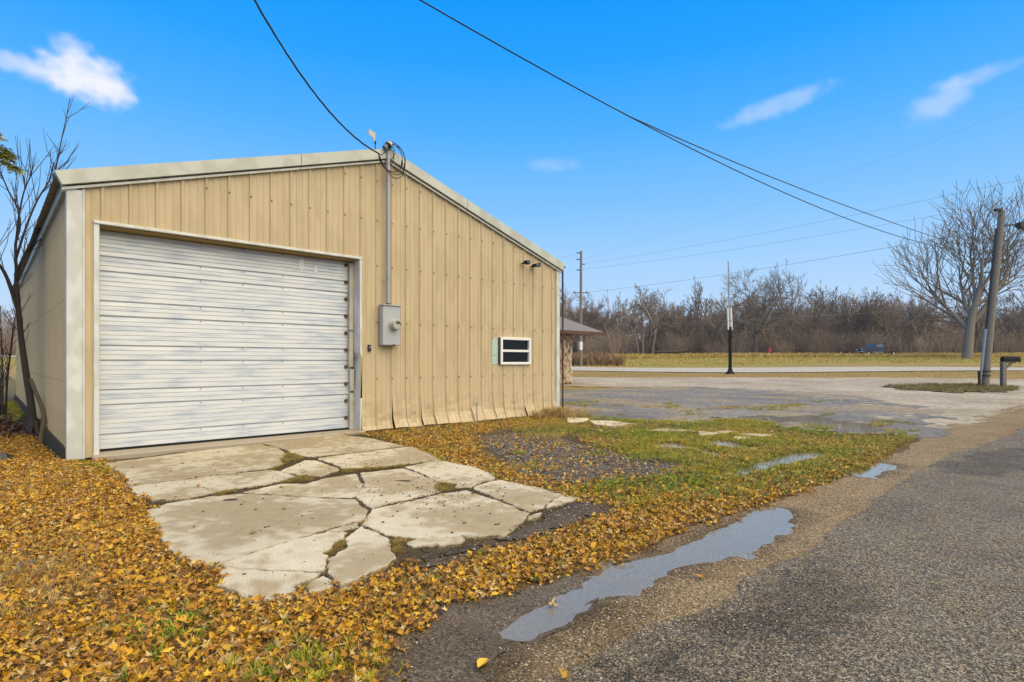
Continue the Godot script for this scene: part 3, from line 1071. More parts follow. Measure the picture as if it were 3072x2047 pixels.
func driveway() -> void:
	var drive := Node3D.new()
	drive.name = "driveway"
	drive.set_meta("kind", "structure")
	add_child(drive)
	var i := 0
	for k in SLABS:
		var tilt := Vector2(rng.randf_range(-0.004, 0.004), rng.randf_range(-0.004, 0.004))
		var light := 0.85 if k in ["a", "b"] else 0.92 if k in ["g", "c"] else 1.0
		obj("slab", slab_mesh(pts2(SLABS[k]), 0.026 + rng.randf_range(-0.003, 0.003), 0.09, tilt, i * 13.0, light), M.concrete, drive)
		i += 1
	var walk := Node3D.new()
	walk.name = "broken_walk"
	walk.set_meta("kind", "structure")
	add_child(walk)
	for k in WALK:
		var p := pts2(WALK[k])
		var c := Vector2.ZERO
		for q in p: c += q / p.size()
		obj("slab", slab_mesh(p, land(c.x, c.y) + 0.03, 0.08, Vector2.ZERO, i * 13.0, 1.1), M.concrete, walk)
		i += 1


# ---------------------------------------------------------------- the shed

func eave(x: float) -> float:
	return WALLTOP + PITCH * (x if x < RIDGE else 2.0 * RIDGE - x)


const PROFILE := [[0.0, 0.022], [0.012, 0.022], [0.028, 0.0], [0.088, 0.0], [0.096, 0.006], [0.110, 0.006], [0.118, 0.0], [0.187, 0.0], [0.195, 0.006], [0.209, 0.006], [0.217, 0.0], [0.277, 0.0], [0.293, 0.022], [0.305, 0.022]]


# one ribbed sheet of siding between u0 and u1; place maps (u, y, out) to the world
func siding_bay(u0: float, lo: float, hi: float, cuts: Array, top: Callable, place: Callable, bottom: float, dented: bool, sd: float) -> ArrayMesh:
	var mb := MB.new()
	var ys := [bottom]
	if dented:
		for k in 12: ys.append(bottom + 0.07 * (k + 1))
	ys.append(2.0)
	var bulge := 0.10 + 0.16 * noise01(u0 * 3.0, sd, 9.0)
	var reach := 0.10 + 0.22 * noise01(u0 * 7.0, sd + 5.0, 11.0)
	var lean := 0.07 * nz.get_noise_2d(u0 * 16.0, 300.0)
	for i in PROFILE.size() - 1:
		var a: float = clampf(u0 + PROFILE[i][0], lo, hi)
		var b: float = clampf(u0 + PROFILE[i + 1][0], lo, hi)
		if b - a < 0.001:
			continue
		var mid := (a + b) * 0.5
		# stretches of height that are not cut away
		var spans := [[bottom, 99.0]]
		for c: Array in cuts:
			if mid > c[0] and mid < c[1]:
				var next := []
				for s: Array in spans:
					if c[2] > s[0]: next.append([s[0], c[2]])
					next.append([maxf(s[0], c[3]), s[1]])
				spans = next
		for s: Array in spans:
			var levels := [s[0]]
			for y: float in ys:
				if y > s[0] + 0.01 and y < minf(s[1], top.call(mid)) - 0.01: levels.append(y)
			levels.append(s[1])
			for k in levels.size() - 1:
				var p := []
				for e in [[a, levels[k], PROFILE[i][1]], [b, levels[k], PROFILE[i + 1][1]], [b, levels[k + 1], PROFILE[i + 1][1]], [a, levels[k + 1], PROFILE[i][1]]]:
					var u: float = e[0]
					var y: float = minf(e[1], top.call(u))
					var o: float = e[2]
					if dented:
						var t := clampf((0.85 - y) / 0.85, 0.0, 1.0)
						u += t * t * lean
						o += bulge * 0.25 * t * t + maxf(0.0, reach - y) * 0.42 + 0.02 * t * nz.get_noise_2d(u * 30.0, y * 40.0)
						o += 0.012 * t * nz.get_noise_2d(u * 90.0, y * 70.0 + 9.0)
					p.append(place.call(u, y, o))
				mb.quad(p[0], p[1], p[2], p[3], place.call(a, 0.0, 1.0) - place.call(a, 0.0, 0.0))
	return mb.mesh()


func shed() -> void:
	var t := thing("metal_shed", "tan ribbed metal shed with a large silver roll-up door and gable roof", "shed")
	var front := func(u: float, y: float, o: float) -> Vector3: return Vector3(u, y, o)
	var cuts := [[0.29, 3.975, -1.0, 3.03], [7.02, 8.13, 1.20, 1.75]]
	var screws := MB.new()
	for i in range(-1, 30):
		var u0 := 0.034 + 0.305 * i
		if u0 + 0.305 < 0.12 or u0 > 9.0:
			continue
		var lo := maxf(u0, 0.11)
		var hi := minf(u0 + 0.305, 9.03)
		var dent := u0 > 3.8
		obj("wall_panel", siding_bay(u0, lo, hi, cuts, eave, front, 0.03 if not dent else 0.05 + 0.02 * nz.get_noise_2d(u0 * 20.0, 4.0), dent, 0.0), M.siding, t)
		var ux := u0
		for y: float in [0.95, 1.95, 2.95, 3.75, 4.45]:
			if ux > 0.15 and y < eave(ux) - 0.1 and not (ux > 0.29 and ux < 3.97 and y < 3.03) and not (ux > 7.0 and ux < 8.15 and y > 1.2 and y < 1.8):
				screws.box(Vector3(ux, y, 0.025), Vector3(0.02, 0.02, 0.014))
	# left side
	var left := func(u: float, y: float, o: float) -> Vector3: return Vector3(-o, y, -u)
	var flat_top := func(_u: float) -> float: return WALLTOP
	for i in 51:
		var u0 := 0.04 + 0.305 * i
		obj("wall_panel", siding_bay(u0, u0, minf(u0 + 0.305, DEPTH), [], flat_top, left, 0.06, false, 0.0), M.siding, t)
		for y: float in [1.0, 2.05, 3.1]:
			screws.box(Vector3(-0.025, y, -u0), Vector3(0.008, 0.012, 0.012))
	var sc := obj("screws", screws.mesh(), M.screw, t)
	sc.set_meta("kind", "stuff")
	# right and back walls
	var mb := MB.new()
	mb.box(Vector3(WIDTH - 0.02, WALLTOP * 0.5, -DEPTH * 0.5), Vector3(0.04, WALLTOP - 0.06, DEPTH - 0.06))
	obj("side_wall", mb.mesh(), M.siding, t)
	mb = MB.new()
	mb.extrude(PackedVector2Array([Vector2(0, 0), Vector2(WIDTH, 0), Vector2(WIDTH, 3.50), Vector2(RIDGE, 4.985), Vector2(0, 3.55)]), Vector3(0, 0, -DEPTH - 0.04), Vector3.RIGHT, Vector3.UP, Vector3(0, 0, 0.04))
	obj("back_wall", mb.mesh(), M.siding, t)
	# floor slab and the sill that shows under the door
	mb = MB.new()
	mb.box(Vector3(WIDTH * 0.5, -0.06, -DEPTH * 0.5 - 0.1), Vector3(WIDTH - 0.1, 0.2, DEPTH - 0.3))
	mb.col = Color(0.42, 0.38, 0.31)
	mb.c.fill(Color(0.42, 0.38, 0.31))
	obj("floor_slab", mb.mesh(), M.concrete, t)
	mb = MB.new()
	mb.col = Color(0.40, 0.36, 0.29)
	mb.box(Vector3(2.12, -0.02, -0.07), Vector3(3.80, 0.16, 0.46), Basis.IDENTITY, 0.015)
	obj("door_sill", mb.mesh(), M.concrete, t)
	# roof sheets, three ribs each
	for s: float in [-1.0, 1.0]:
		for i in 17:
			mb = MB.new()
			var z0 := -0.05 - 0.915 * i
			for k in 3:
				for e in PROFILE.size() - 1:
					var za: float = z0 - 0.305 * k - PROFILE[e][0]
					var zb: float = z0 - 0.305 * k - PROFILE[e + 1][0]
					if za < -DEPTH - 0.1:
						continue
					var xo := RIDGE + s * (RIDGE + 0.15 if s < 0.0 else WIDTH - RIDGE + 0.12)
					var yo := eave(0.0) + 0.13 - 0.15 * PITCH
					if s > 0.0: yo = eave(WIDTH) + 0.13 - 0.12 * PITCH
					var yr := eave(RIDGE) + 0.13
					var ha: float = PROFILE[e][1] * 1.1
					var hb: float = PROFILE[e + 1][1] * 1.1
					mb.quad(Vector3(xo, yo + ha, za), Vector3(xo, yo + hb, zb), Vector3(RIDGE, yr + hb, zb), Vector3(RIDGE, yr + ha, za), Vector3.UP)
			obj("roof_panel", mb.mesh(), M.roof, t)
	mb = MB.new()
	for s: float in [-1.0, 1.0]:
		mb.quad(Vector3(RIDGE, eave(RIDGE) + 0.165, 0.0), Vector3(RIDGE, eave(RIDGE) + 0.165, -DEPTH), Vector3(RIDGE + s * 0.2, eave(RIDGE) + 0.165 - 0.2 * PITCH, -DEPTH), Vector3(RIDGE + s * 0.2, eave(RIDGE) + 0.165 - 0.2 * PITCH, 0.0), Vector3.UP)
	obj("ridge_cap", mb.mesh(), M.rake, t)
	# sloping rake trim in two lengths a side, with its lip
	for piece in [[-0.15, 2.905, true], [2.915, RIDGE, true], [RIDGE, 6.285, false], [6.295, 9.24, false]]:
		var xa: float = piece[0]
		var xb: float = piece[1]
		var ya := WALLTOP + PITCH * (xa if piece[2] else 2.0 * RIDGE - xa)
		var yb := WALLTOP + PITCH * (xb if piece[2] else 2.0 * RIDGE - xb)
		var cut_a := 0.075 if xa < 0.0 else 0.0
		var cut_b := -0.05 if xb > 9.0 else 0.0
		mb = MB.new()
		mb.extrude(PackedVector2Array([Vector2(xa + cut_a, ya + cut_a * PITCH + 0.02), Vector2(xb + cut_b, yb - (cut_b * PITCH if not piece[2] else 0.0) + 0.02), Vector2(xb, yb + 0.20), Vector2(xa, ya + 0.20)]), Vector3(0, 0, -0.01), Vector3.RIGHT, Vector3.UP, Vector3(0, 0, 0.11))
		var rk := obj("rake_trim", mb.mesh(), M.rake, t)
		mb = MB.new()
		mb.extrude(PackedVector2Array([Vector2(xa + cut_a, ya + cut_a * PITCH - 0.035), Vector2(xb + cut_b, yb - (cut_b * PITCH if not piece[2] else 0.0) - 0.035), Vector2(xb + cut_b, yb - (cut_b * PITCH if not piece[2] else 0.0) - 0.003), Vector2(xa + cut_a, ya + cut_a * PITCH - 0.003)]), Vector3(0, 0, 0.028), Vector3.RIGHT, Vector3.UP, Vector3(0, 0, 0.03))
		obj("lip", mb.mesh(), M.trim, rk)
	# eave trim along the left side
	mb = MB.new()
	mb.box(Vector3(-0.035, WALLTOP + 0.03, -DEPTH * 0.5 - 0.05), Vector3(0.05, 0.16, DEPTH - 0.1))
	obj("eave_trim", mb.mesh(), M.rake, t)
	mb = MB.new()
	mb.box(Vector3(WIDTH + 0.02, WALLTOP - 0.01, -DEPTH * 0.5 - 0.05), Vector3(0.05, 0.18, DEPTH - 0.1))
	obj("eave_trim", mb.mesh(), M.rake, t)
	# corner trims
	mb = MB.new()
	mb.box(Vector3(0.05, WALLTOP * 0.5, -0.03), Vector3(0.16, WALLTOP - 0.04, 0.12), Basis.IDENTITY, 0.006)
	mb.box(Vector3(0.142, WALLTOP * 0.5 + 0.01, 0.02), Vector3(0.026, WALLTOP - 0.02, 0.024), Basis.IDENTITY, 0.005)
	obj("corner_trim", mb.mesh(), M.trim, t)
	mb = MB.new()
	mb.box(Vector3(9.075, WALLTOP * 0.5 + 0.02, -0.03), Vector3(0.115, WALLTOP - 0.12, 0.13), Basis.IDENTITY, 0.006)
	obj("corner_trim", mb.mesh(), M.trim, t)
	# weathered board along the foot of the left wall
	mb = MB.new()
	for i in 8:
		mb.box(Vector3(-0.05, 0.06, -0.12 - 1.92 * (i + 0.5)), Vector3(0.04, 0.2, 1.9), Basis(Vector3.BACK, -0.2), 0.004)
	obj("base_board", mb.mesh(), M.old_board, t)
	# door opening
	mb = MB.new()
	mb.box(Vector3(0.275, 1.53, -0.14), Vector3(0.06, 3.08, 0.33), Basis.IDENTITY, 0.005)
	obj("door_jamb", mb.mesh(), M.trim, t)
	mb = MB.new()
	# the right jamb is knocked out of true half way up
	for s in [[0.03, 0.62, 0.0, 0.012], [0.62, 1.30, 0.012, 0.045], [1.30, 1.42, 0.045, 0.005], [1.42, 3.07, 0.005, 0.0]]:
		var y0: float = s[0]
		var y1: float = s[1]
		var x0: float = 3.962 + s[2]
		var x1: float = 3.962 + s[3]
		mb.quad(Vector3(x0, y0, 0.035), Vector3(x1, y1, 0.035), Vector3(x1, y1, -0.31), Vector3(x0, y0, -0.31), Vector3.LEFT)
		mb.quad(Vector3(x0, y0, 0.035), Vector3(x1, y1, 0.035), Vector3(4.005, y1, 0.035), Vector3(4.005, y0, 0.035), Vector3.BACK)
		mb.quad(Vector3(4.005, y0, 0.035), Vector3(4.005, y1, 0.035), Vector3(4.005, y1, 0.0), Vector3(4.005, y0, 0.0), Vector3.RIGHT)
	obj("door_jamb", mb.mesh(), M.trim, t)
	mb = MB.new()
	mb.box(Vector3(2.125, 3.045, 0.02), Vector3(3.76, 0.04, 0.05), Basis.IDENTITY, 0.005)
	obj("header_trim", mb.mesh(), M.trim, t)
	mb = MB.new()
	mb.box(Vector3(2.12, 3.10, -0.16), Vector3(3.66, 0.18, 0.30))
	obj("header", mb.mesh(), M.lumber, t)
	mb = MB.new()
	for s in [[0.06, 0.70, 3.925], [0.74, 1.12, 3.93], [1.16, 1.78, 3.915], [1.80, 2.98, 3.92]]:
		mb.box(Vector3(s[2], (s[0] + s[1]) * 0.5, -0.20), Vector3(0.075, s[1] - s[0], 0.05), Basis(Vector3.BACK, 0.012 * sin(s[0] * 9.0)), 0.004)
	obj("door_stop", mb.mesh(), M.stop, t)
	# the door: ribbed sections with a deep groove between
	var door := Node3D.new()
	door.name = "roll_up_door"
	t.add_child(door)
	var y := 0.09
	var rivets := MB.new()
	var k := 0
	while y < 2.98:
		var hgt := 0.20 if k % 2 == 0 else 0.395
		var y1 := minf(y + hgt, 3.02)
		mb = MB.new()
		var n := 3 if k % 2 == 0 else 6
		var prof := [Vector2(y - 0.012, 0.0), Vector2(y + 0.004, 0.026)]
		for i in n:
			var a := lerpf(y + 0.004, y1 - 0.018, float(i) / n)
			var b := lerpf(y + 0.004, y1 - 0.018, float(i + 1) / n)
			if i > 0:
				prof.append(Vector2(a + 0.003, 0.017))
				prof.append(Vector2(a + 0.008, 0.025))
			prof.append(Vector2(b - 0.004, 0.022 if i < n - 1 else 0.020))
		prof.append(Vector2(y1 - 0.012, 0.0))
		for i in prof.size() - 1:
			for q in 12:
				var xa := 0.27 + q * 0.3075
				var xb := xa + 0.3075
				var w := func(x: float, yy: float) -> float: return 0.006 * nz.get_noise_2d(x * 8.0, yy * 9.0)
				mb.quad(Vector3(xa, prof[i].x, -0.28 + prof[i].y + w.call(xa, y)), Vector3(xb, prof[i].x, -0.28 + prof[i].y + w.call(xb, y)), Vector3(xb, prof[i + 1].x, -0.28 + prof[i + 1].y + w.call(xb, y)), Vector3(xa, prof[i + 1].x, -0.28 + prof[i + 1].y + w.call(xa, y)), Vector3.BACK)
		obj("door_section", mb.mesh(), M.door, door)
		for x: float in [1.55, 2.14, 2.75]:
			rivets.box(Vector3(x, y1 - 0.03, -0.252), Vector3(0.012, 0.012, 0.01))
		y = y1
		k += 1
	var rv := obj("rivets", rivets.mesh(), M.screw, door)
	rv.set_meta("kind", "stuff")
	mb = MB.new()
	mb.box(Vector3(2.08, 0.078, -0.265), Vector3(3.62, 0.028, 0.05), Basis.IDENTITY, 0.004)
	obj("bottom_seal", mb.mesh(), M.black, door)
	# scars of torn paint high on the right, and the roller brackets along both edges
	for s in [[3.05, 2.86, 0.13], [3.30, 2.80, 0.09]]:
		var o := PackedVector2Array()
		rng.seed = int(s[0] * 100)
		for e in 11:
			var a := TAU * e / 11
			o.append(Vector2(cos(a) * s[2] * 0.55, sin(a) * s[2]) * rng.randf_range(0.45, 1.0))
		mb = MB.new()
		mb.extrude(o, Vector3(s[0], s[1], -0.254), Vector3.RIGHT, Vector3.UP, Vector3(0, 0, 0.003))
		obj("paint_scar", mb.mesh(), M.white_vinyl, door)
	for q in 10:
		mb = MB.new()
		mb.box(Vector3(3.845, 0.27 + q * 0.297, -0.24), Vector3(0.05, 0.055, 0.035), Basis(Vector3.BACK, 0.3), 0.006)
		obj("roller_bracket", mb.mesh(), M.rust, door)
	# window
	var win := Node3D.new()
	win.name = "window"
	t.add_child(win)
	mb = MB.new()
	var x0 := 7.235
	var x1 := 8.15
	var yb := 1.185
	var yt := 1.775
	for f in [[x0, x0 + 0.06, yb, yt], [x1 - 0.06, x1, yb, yt], [x0 + 0.06, x1 - 0.06, yb, yb + 0.055], [x0 + 0.06, x1 - 0.06, yt - 0.055, yt]]:
		mb.box(Vector3((f[0] + f[1]) * 0.5, (f[2] + f[3]) * 0.5, 0.015), Vector3(f[1] - f[0], f[3] - f[2], 0.09), Basis.IDENTITY, 0.006)
	obj("frame", mb.mesh(), M.white_vinyl, win)
	mb = MB.new()
	mb.box(Vector3(7.69, 1.483, 0.02), Vector3(0.79, 0.05, 0.06), Basis.IDENTITY, 0.006)
	obj("meeting_rail", mb.mesh(), M.white_vinyl, win)
	for f in [[1.245, 1.455], [1.512, 1.715]]:
		mb = MB.new()
		mb.box(Vector3(7.69, (f[0] + f[1]) * 0.5, 0.0), Vector3(0.80, f[1] - f[0] + 0.03, 0.005))
		obj("pane", mb.mesh(), M.glass, win)
	mb = MB.new()
	mb.box(Vector3(7.115, 1.57, -0.005), Vector3(0.17, 0.37, 0.02))
	mb.box(Vector3(7.112, 1.285, -0.004), Vector3(0.17, 0.19, 0.02), Basis(Vector3.BACK, 0.01))
	obj("window_infill", mb.mesh(), M.green_board, t).set_meta("label", "pale green board filling the gap beside the window")
	mb = MB.new()
	mb.box(Vector3(7.217, 1.48, 0.012), Vector3(0.022, 0.58, 0.05))
	obj("window_stud", mb.mesh(), M.old_board, t)


func stone_building() -> void:
	var gy := land(20.0, -9.0)
	var t := thing("stone_building", "small stone faced building with a low brown metal roof behind the shed", "building", Vector3(19.84, gy, -8.77))
	var xr := 0.0
	var xl := -9.0
	var wall := MB.new()
	wall.box(Vector3(xl * 0.5, 1.18, -3.55), Vector3(9.0, 2.40, 7.0))
	obj("wall", wall.mesh(), M.mortar, t)
	# split stones on the faces that show
	var stones := []
	for q in 3:
		var mb := MB.new()
		mb.box(Vector3.ZERO, Vector3(0.09, 0.19, 0.07), Basis(Vector3.BACK, 0.1 * q), 0.02)
		stones.append(mb.mesh())
	var tones := []
	for c in [Color(0.55, 0.46, 0.34), Color(0.42, 0.30, 0.19), Color(0.68, 0.60, 0.48), Color(0.22, 0.14, 0.09), Color(0.5, 0.38, 0.25)]:
		tones.append(mat(lin(c.r, c.g, c.b), 0.85))
	for j in 16:
		for i in 18:
			var x := xr - 0.05 - i * 0.085 + rng.randf_range(-0.015, 0.015)
			var y := 0.08 + j * 0.148 + (0.07 if i % 2 == 0 else 0.0)
			if y > 2.3:
				continue
			var o := obj("stone", stones[rng.randi() % 3], tones[rng.randi() % 5], t)
			o.position = Vector3(x, y, -0.03)
			o.scale = Vector3(rng.randf_range(0.75, 1.05), rng.randf_range(0.65, 1.0), rng.randf_range(0.8, 1.3))
			o.rotation.z = rng.randf_range(-0.25, 0.25)
	# roof: eave along x, ribs running up and away
	var eavex := 1.15
	var ez := 0.95
	var ey := 2.50
	for i in 12:
		var mb := MB.new()
		for e in PROFILE.size() - 1:
			for k in 3:
				var a: float = eavex - 0.915 * i - 0.305 * k - PROFILE[e][0]
				var b: float = eavex - 0.915 * i - 0.305 * k - PROFILE[e + 1][0]
				mb.quad(Vector3(a, ey + PROFILE[e][1], ez), Vector3(b, ey + PROFILE[e + 1][1], ez), Vector3(b, ey + PROFILE[e + 1][1] + 1.5, ez - 4.6), Vector3(a, ey + PROFILE[e][1] + 1.5, ez - 4.6), Vector3.UP)
				mb.quad(Vector3(a, ey + PROFILE[e][1], ez - 9.2), Vector3(b, ey + PROFILE[e + 1][1], ez - 9.2), Vector3(b, ey + PROFILE[e + 1][1] + 1.5, ez - 4.6), Vector3(a, ey + PROFILE[e][1] + 1.5, ez - 4.6), Vector3.UP)
		obj("roof_panel", mb.mesh(), M.brown_roof, t)
	var f := MB.new()
	f.box(Vector3(eavex - 5.4, ey - 0.075, ez - 0.03), Vector3(10.9, 0.13, 0.05))
	for s in [1.0, -1.0]:
		f.box(Vector3(eavex - 0.03, ey + 0.66, ez - 4.6 + s * 2.3), Vector3(0.05, 0.13, 4.8), Basis(Vector3.RIGHT, s * 0.315))
	obj("fascia", f.mesh(), M.fascia_brown, t)
	f = MB.new()
	f.box(Vector3(eavex - 5.4, ey - 0.12, ez - 0.6), Vector3(10.7, 0.02, 1.1))
	obj("soffit", f.mesh(), M.fascia_brown, t)


# ---------------------------------------------------------------- things on the shed wall

func electric() -> void:
	var t := thing("electric_meter", "grey electric meter box with round meter and tall conduit on the shed front", "electric meter", Vector3(4.515, 1.54, 0.02))
	var mb := MB.new()
	mb.box(Vector3(0, 0.355, 0.085), Vector3(0.36, 0.70, 0.13), Basis.IDENTITY, 0.008)
	var b := obj("box", mb.mesh(), M.grey_box, t)
	mb = MB.new()
	mb.box(Vector3(0, 0.715, 0.095), Vector3(0.385, 0.018, 0.16), Basis.IDENTITY, 0.004)
	obj("rain_lip", mb.mesh(), M.grey_box, b)
	mb = MB.new()
	mb.box(Vector3(0.04, 0.008, 0.155), Vector3(0.05, 0.024, 0.012), Basis.IDENTITY, 0.004)
	obj("latch", mb.mesh(), M.dark_metal, b)
	mb = MB.new()
	var ax := Basis(Vector3.RIGHT, PI / 2)
	mb.lathe(Vector3(0.04, 0.365, 0.15), PackedVector2Array([Vector2(0.098, 0.0), Vector2(0.098, 0.025), Vector2(0.088, 0.032), Vector2(0.086, 0.11), Vector2(0.076, 0.125), Vector2(0.0, 0.128)]), 24, ax)
	var me := obj("meter", mb.mesh(), M.meter_ring, t)
	mb = MB.new()
	mb.box(Vector3(0.045, 0.395, 0.281), Vector3(0.075, 0.03, 0.006))
	obj("display", mb.mesh(), M.lcd, me)
	mb = MB.new()
	mb.tube(curve([Vector3(0.0, 0.425, 0.28), Vector3(0.03, 0.432, 0.281), Vector3(0.075, 0.42, 0.281), Vector3(0.10, 0.38, 0.281), Vector3(0.10, 0.345, 0.281)], 4), same(17, 0.006), 5)
	obj("arc_slot", mb.mesh(), M.lcd, me)
	mb = MB.new()
	mb.tube(PackedVector3Array([Vector3(-0.035, 0.72, 0.09), Vector3(-0.035, 3.40, 0.09), Vector3(-0.07, 3.55, 0.11)]), same(3, 0.036), 14)
	obj("conduit", mb.mesh(), M.conduit, t)
	mb = MB.new()
	mb.lathe(Vector3(-0.035, 0.715, 0.09), PackedVector2Array([Vector2(0.048, 0.0), Vector2(0.048, 0.03), Vector2(0.038, 0.035)]), 14)
	obj("conduit_hub", mb.mesh(), M.dark_metal, t)
	for y: float in [1.18, 3.32]:
		mb = MB.new()
		mb.lathe(Vector3(-0.035, y, 0.09), PackedVector2Array([Vector2(0.037, 0.0), Vector2(0.041, 0.0), Vector2(0.041, 0.03), Vector2(0.037, 0.03)]), 14)
		mb.box(Vector3(-0.085, y + 0.015, 0.06), Vector3(0.07, 0.03, 0.012))
		obj("strap", mb.mesh(), M.galvanised, t)
	mb = MB.new()
	var hb := Basis(Vector3.BACK, -0.75) * Basis(Vector3.RIGHT, 0.25)
	mb.lathe(Vector3(-0.09, 3.52, 0.11), PackedVector2Array([Vector2(0.055, -0.04), Vector2(0.07, 0.02), Vector2(0.075, 0.07), Vector2(0.055, 0.12), Vector2(0.0, 0.14)]), 16, hb)
	var head := obj("weatherhead", mb.mesh(), M.galvanised, t)
	mb = MB.new()
	mb.lathe(Vector3(-0.055, 3.555, 0.14), PackedVector2Array([Vector2(0.0, -0.06), Vector2(0.06, -0.05), Vector2(0.062, 0.0), Vector2(0.0, 0.03)]), 14, Basis(Vector3.BACK, -1.0))
	obj("cable_plate", mb.mesh(), M.black, head)


func wall_fittings() -> void:
	var t := thing("key_switch", "small grey key switch box on the wall beside the roll-up door", "switch", Vector3(4.155, 1.49, 0.0))
	var mb := MB.new()
	mb.box(Vector3(0, 0, 0.02), Vector3(0.055, 0.115, 0.04), Basis.IDENTITY, 0.005)
	obj("box", mb.mesh(), M.dark_metal, t)
	mb = MB.new()
	mb.lathe(Vector3(0, 0.012, 0.04), PackedVector2Array([Vector2(0.014, 0.0), Vector2(0.014, 0.008), Vector2(0.0, 0.008)]), 10, Basis(Vector3.RIGHT, PI / 2))
	obj("lock", mb.mesh(), M.chrome, t)
	# two floodlights under the eave
	for s in [[7.90, 3.42, "left of the pair of dark floodlights under the shed eave", -0.15, 0.11], [8.20, 3.39, "right, longer one of the dark floodlights under the shed eave", 0.12, 0.18]]:
		var l := thing("floodlight", s[2], "light", Vector3(s[0], s[1], 0.0), "floodlights on the shed")
		mb = MB.new()
		mb.tube(PackedVector3Array([Vector3(0, 0.0, 0.0), Vector3(0, 0.01, 0.06), Vector3(0.02, 0.02, 0.10)]), same(3, 0.014), 8)
		obj("bracket", mb.mesh(), M.dark_metal, l)
		mb = MB.new()
		var w: float = s[4]
		mb.extrude(PackedVector2Array([Vector2(-w * 0.5, -0.035), Vector2(w * 0.5, -0.03), Vector2(w * 0.5, 0.05), Vector2(-w * 0.4, 0.035)]), Vector3(0.02, 0.01, 0.09), Vector3(cos(s[3]), sin(s[3]), 0), Vector3(-sin(s[3]), cos(s[3]), 0), Vector3(0, 0, 0.11))
		obj("housing", mb.mesh(), M.black, l)
		mb = MB.new()
		mb.box(Vector3(0.02, 0.012, 0.202), Vector3(w * 0.8, 0.05, 0.006), Basis(Vector3.BACK, s[3]))
		obj("lens", mb.mesh(), M.lcd, l)
	# rusty pipe at the right corner
	t = thing("corner_pipe", "thin rusty pipe standing at the right corner of the shed", "pipe", Vector3(9.20, 0.0, 0.06))
	mb = MB.new()
	mb.tube(PackedVector3Array([Vector3(0, -0.05, 0), Vector3(0.005, 1.8, 0), Vector3(0.0, 3.42, 0)]), same(3, 0.022), 8)
	obj("pipe", mb.mesh(), M.rust, t)
	mb = MB.new()
	mb.tube(PackedVector3Array([Vector3(0, 3.42, 0), Vector3(0.0, 3.47, 0.0), Vector3(0.05, 3.49, 0.03)]), same(3, 0.026), 8)
	obj("elbow", mb.mesh(), M.black, t)
	t = thing("pipe_stub", "short grey pipe stub rising from weeds at the foot of the siding", "pipe", Vector3(6.44, 0.0, 0.22))
	mb = MB.new()
	mb.tube(PackedVector3Array([Vector3(0.02, -0.03, 0), Vector3(0, 0.40, -0.02)]), same(2, 0.011), 8)
	obj("pipe", mb.mesh(), M.galvanised, t)
	mb = MB.new()
	mb.lathe(Vector3(0, 0.39, -0.02), PackedVector2Array([Vector2(0.021, 0.0), Vector2(0.021, 0.03), Vector2(0.0, 0.03)]), 8)
	obj("cap", mb.mesh(), M.galvanised, t)
	# wind vane remnant on the ridge
	t = thing("wind_vane", "broken pale wind vane blade on a rod at the ridge", "wind vane", Vector3(4.45, 4.98, -0.3))
	mb = MB.new()
	mb.tube(PackedVector3Array([Vector3(0, -0.02, 0), Vector3(0.0, 0.34, 0)]), same(2, 0.008), 6)
	obj("rod", mb.mesh(), M.black, t)
	mb = MB.new()
	mb.box(Vector3(0, 0.285, 0), Vector3(0.03, 0.03, 0.03), Basis.IDENTITY, 0.005)
	obj("bearing", mb.mesh(), M.black, t)
	mb = MB.new()
	var o := PackedVector2Array()
	for p in [[4.345, 5.491], [4.307, 5.447], [4.334, 5.363], [4.382, 5.366], [4.415, 5.326], [4.431, 5.287], [4.447, 5.291], [4.447, 5.452], [4.393, 5.452]]:
		o.append(Vector2(p[0] - 4.45, p[1] - 4.98))
	mb.extrude(o, Vector3(0, 0, -0.006), Vector3.RIGHT, Vector3.UP, Vector3(0, 0, 0.012))
	obj("blade", mb.mesh(), M.stop, t)


# ---------------------------------------------------------------- poles, wires

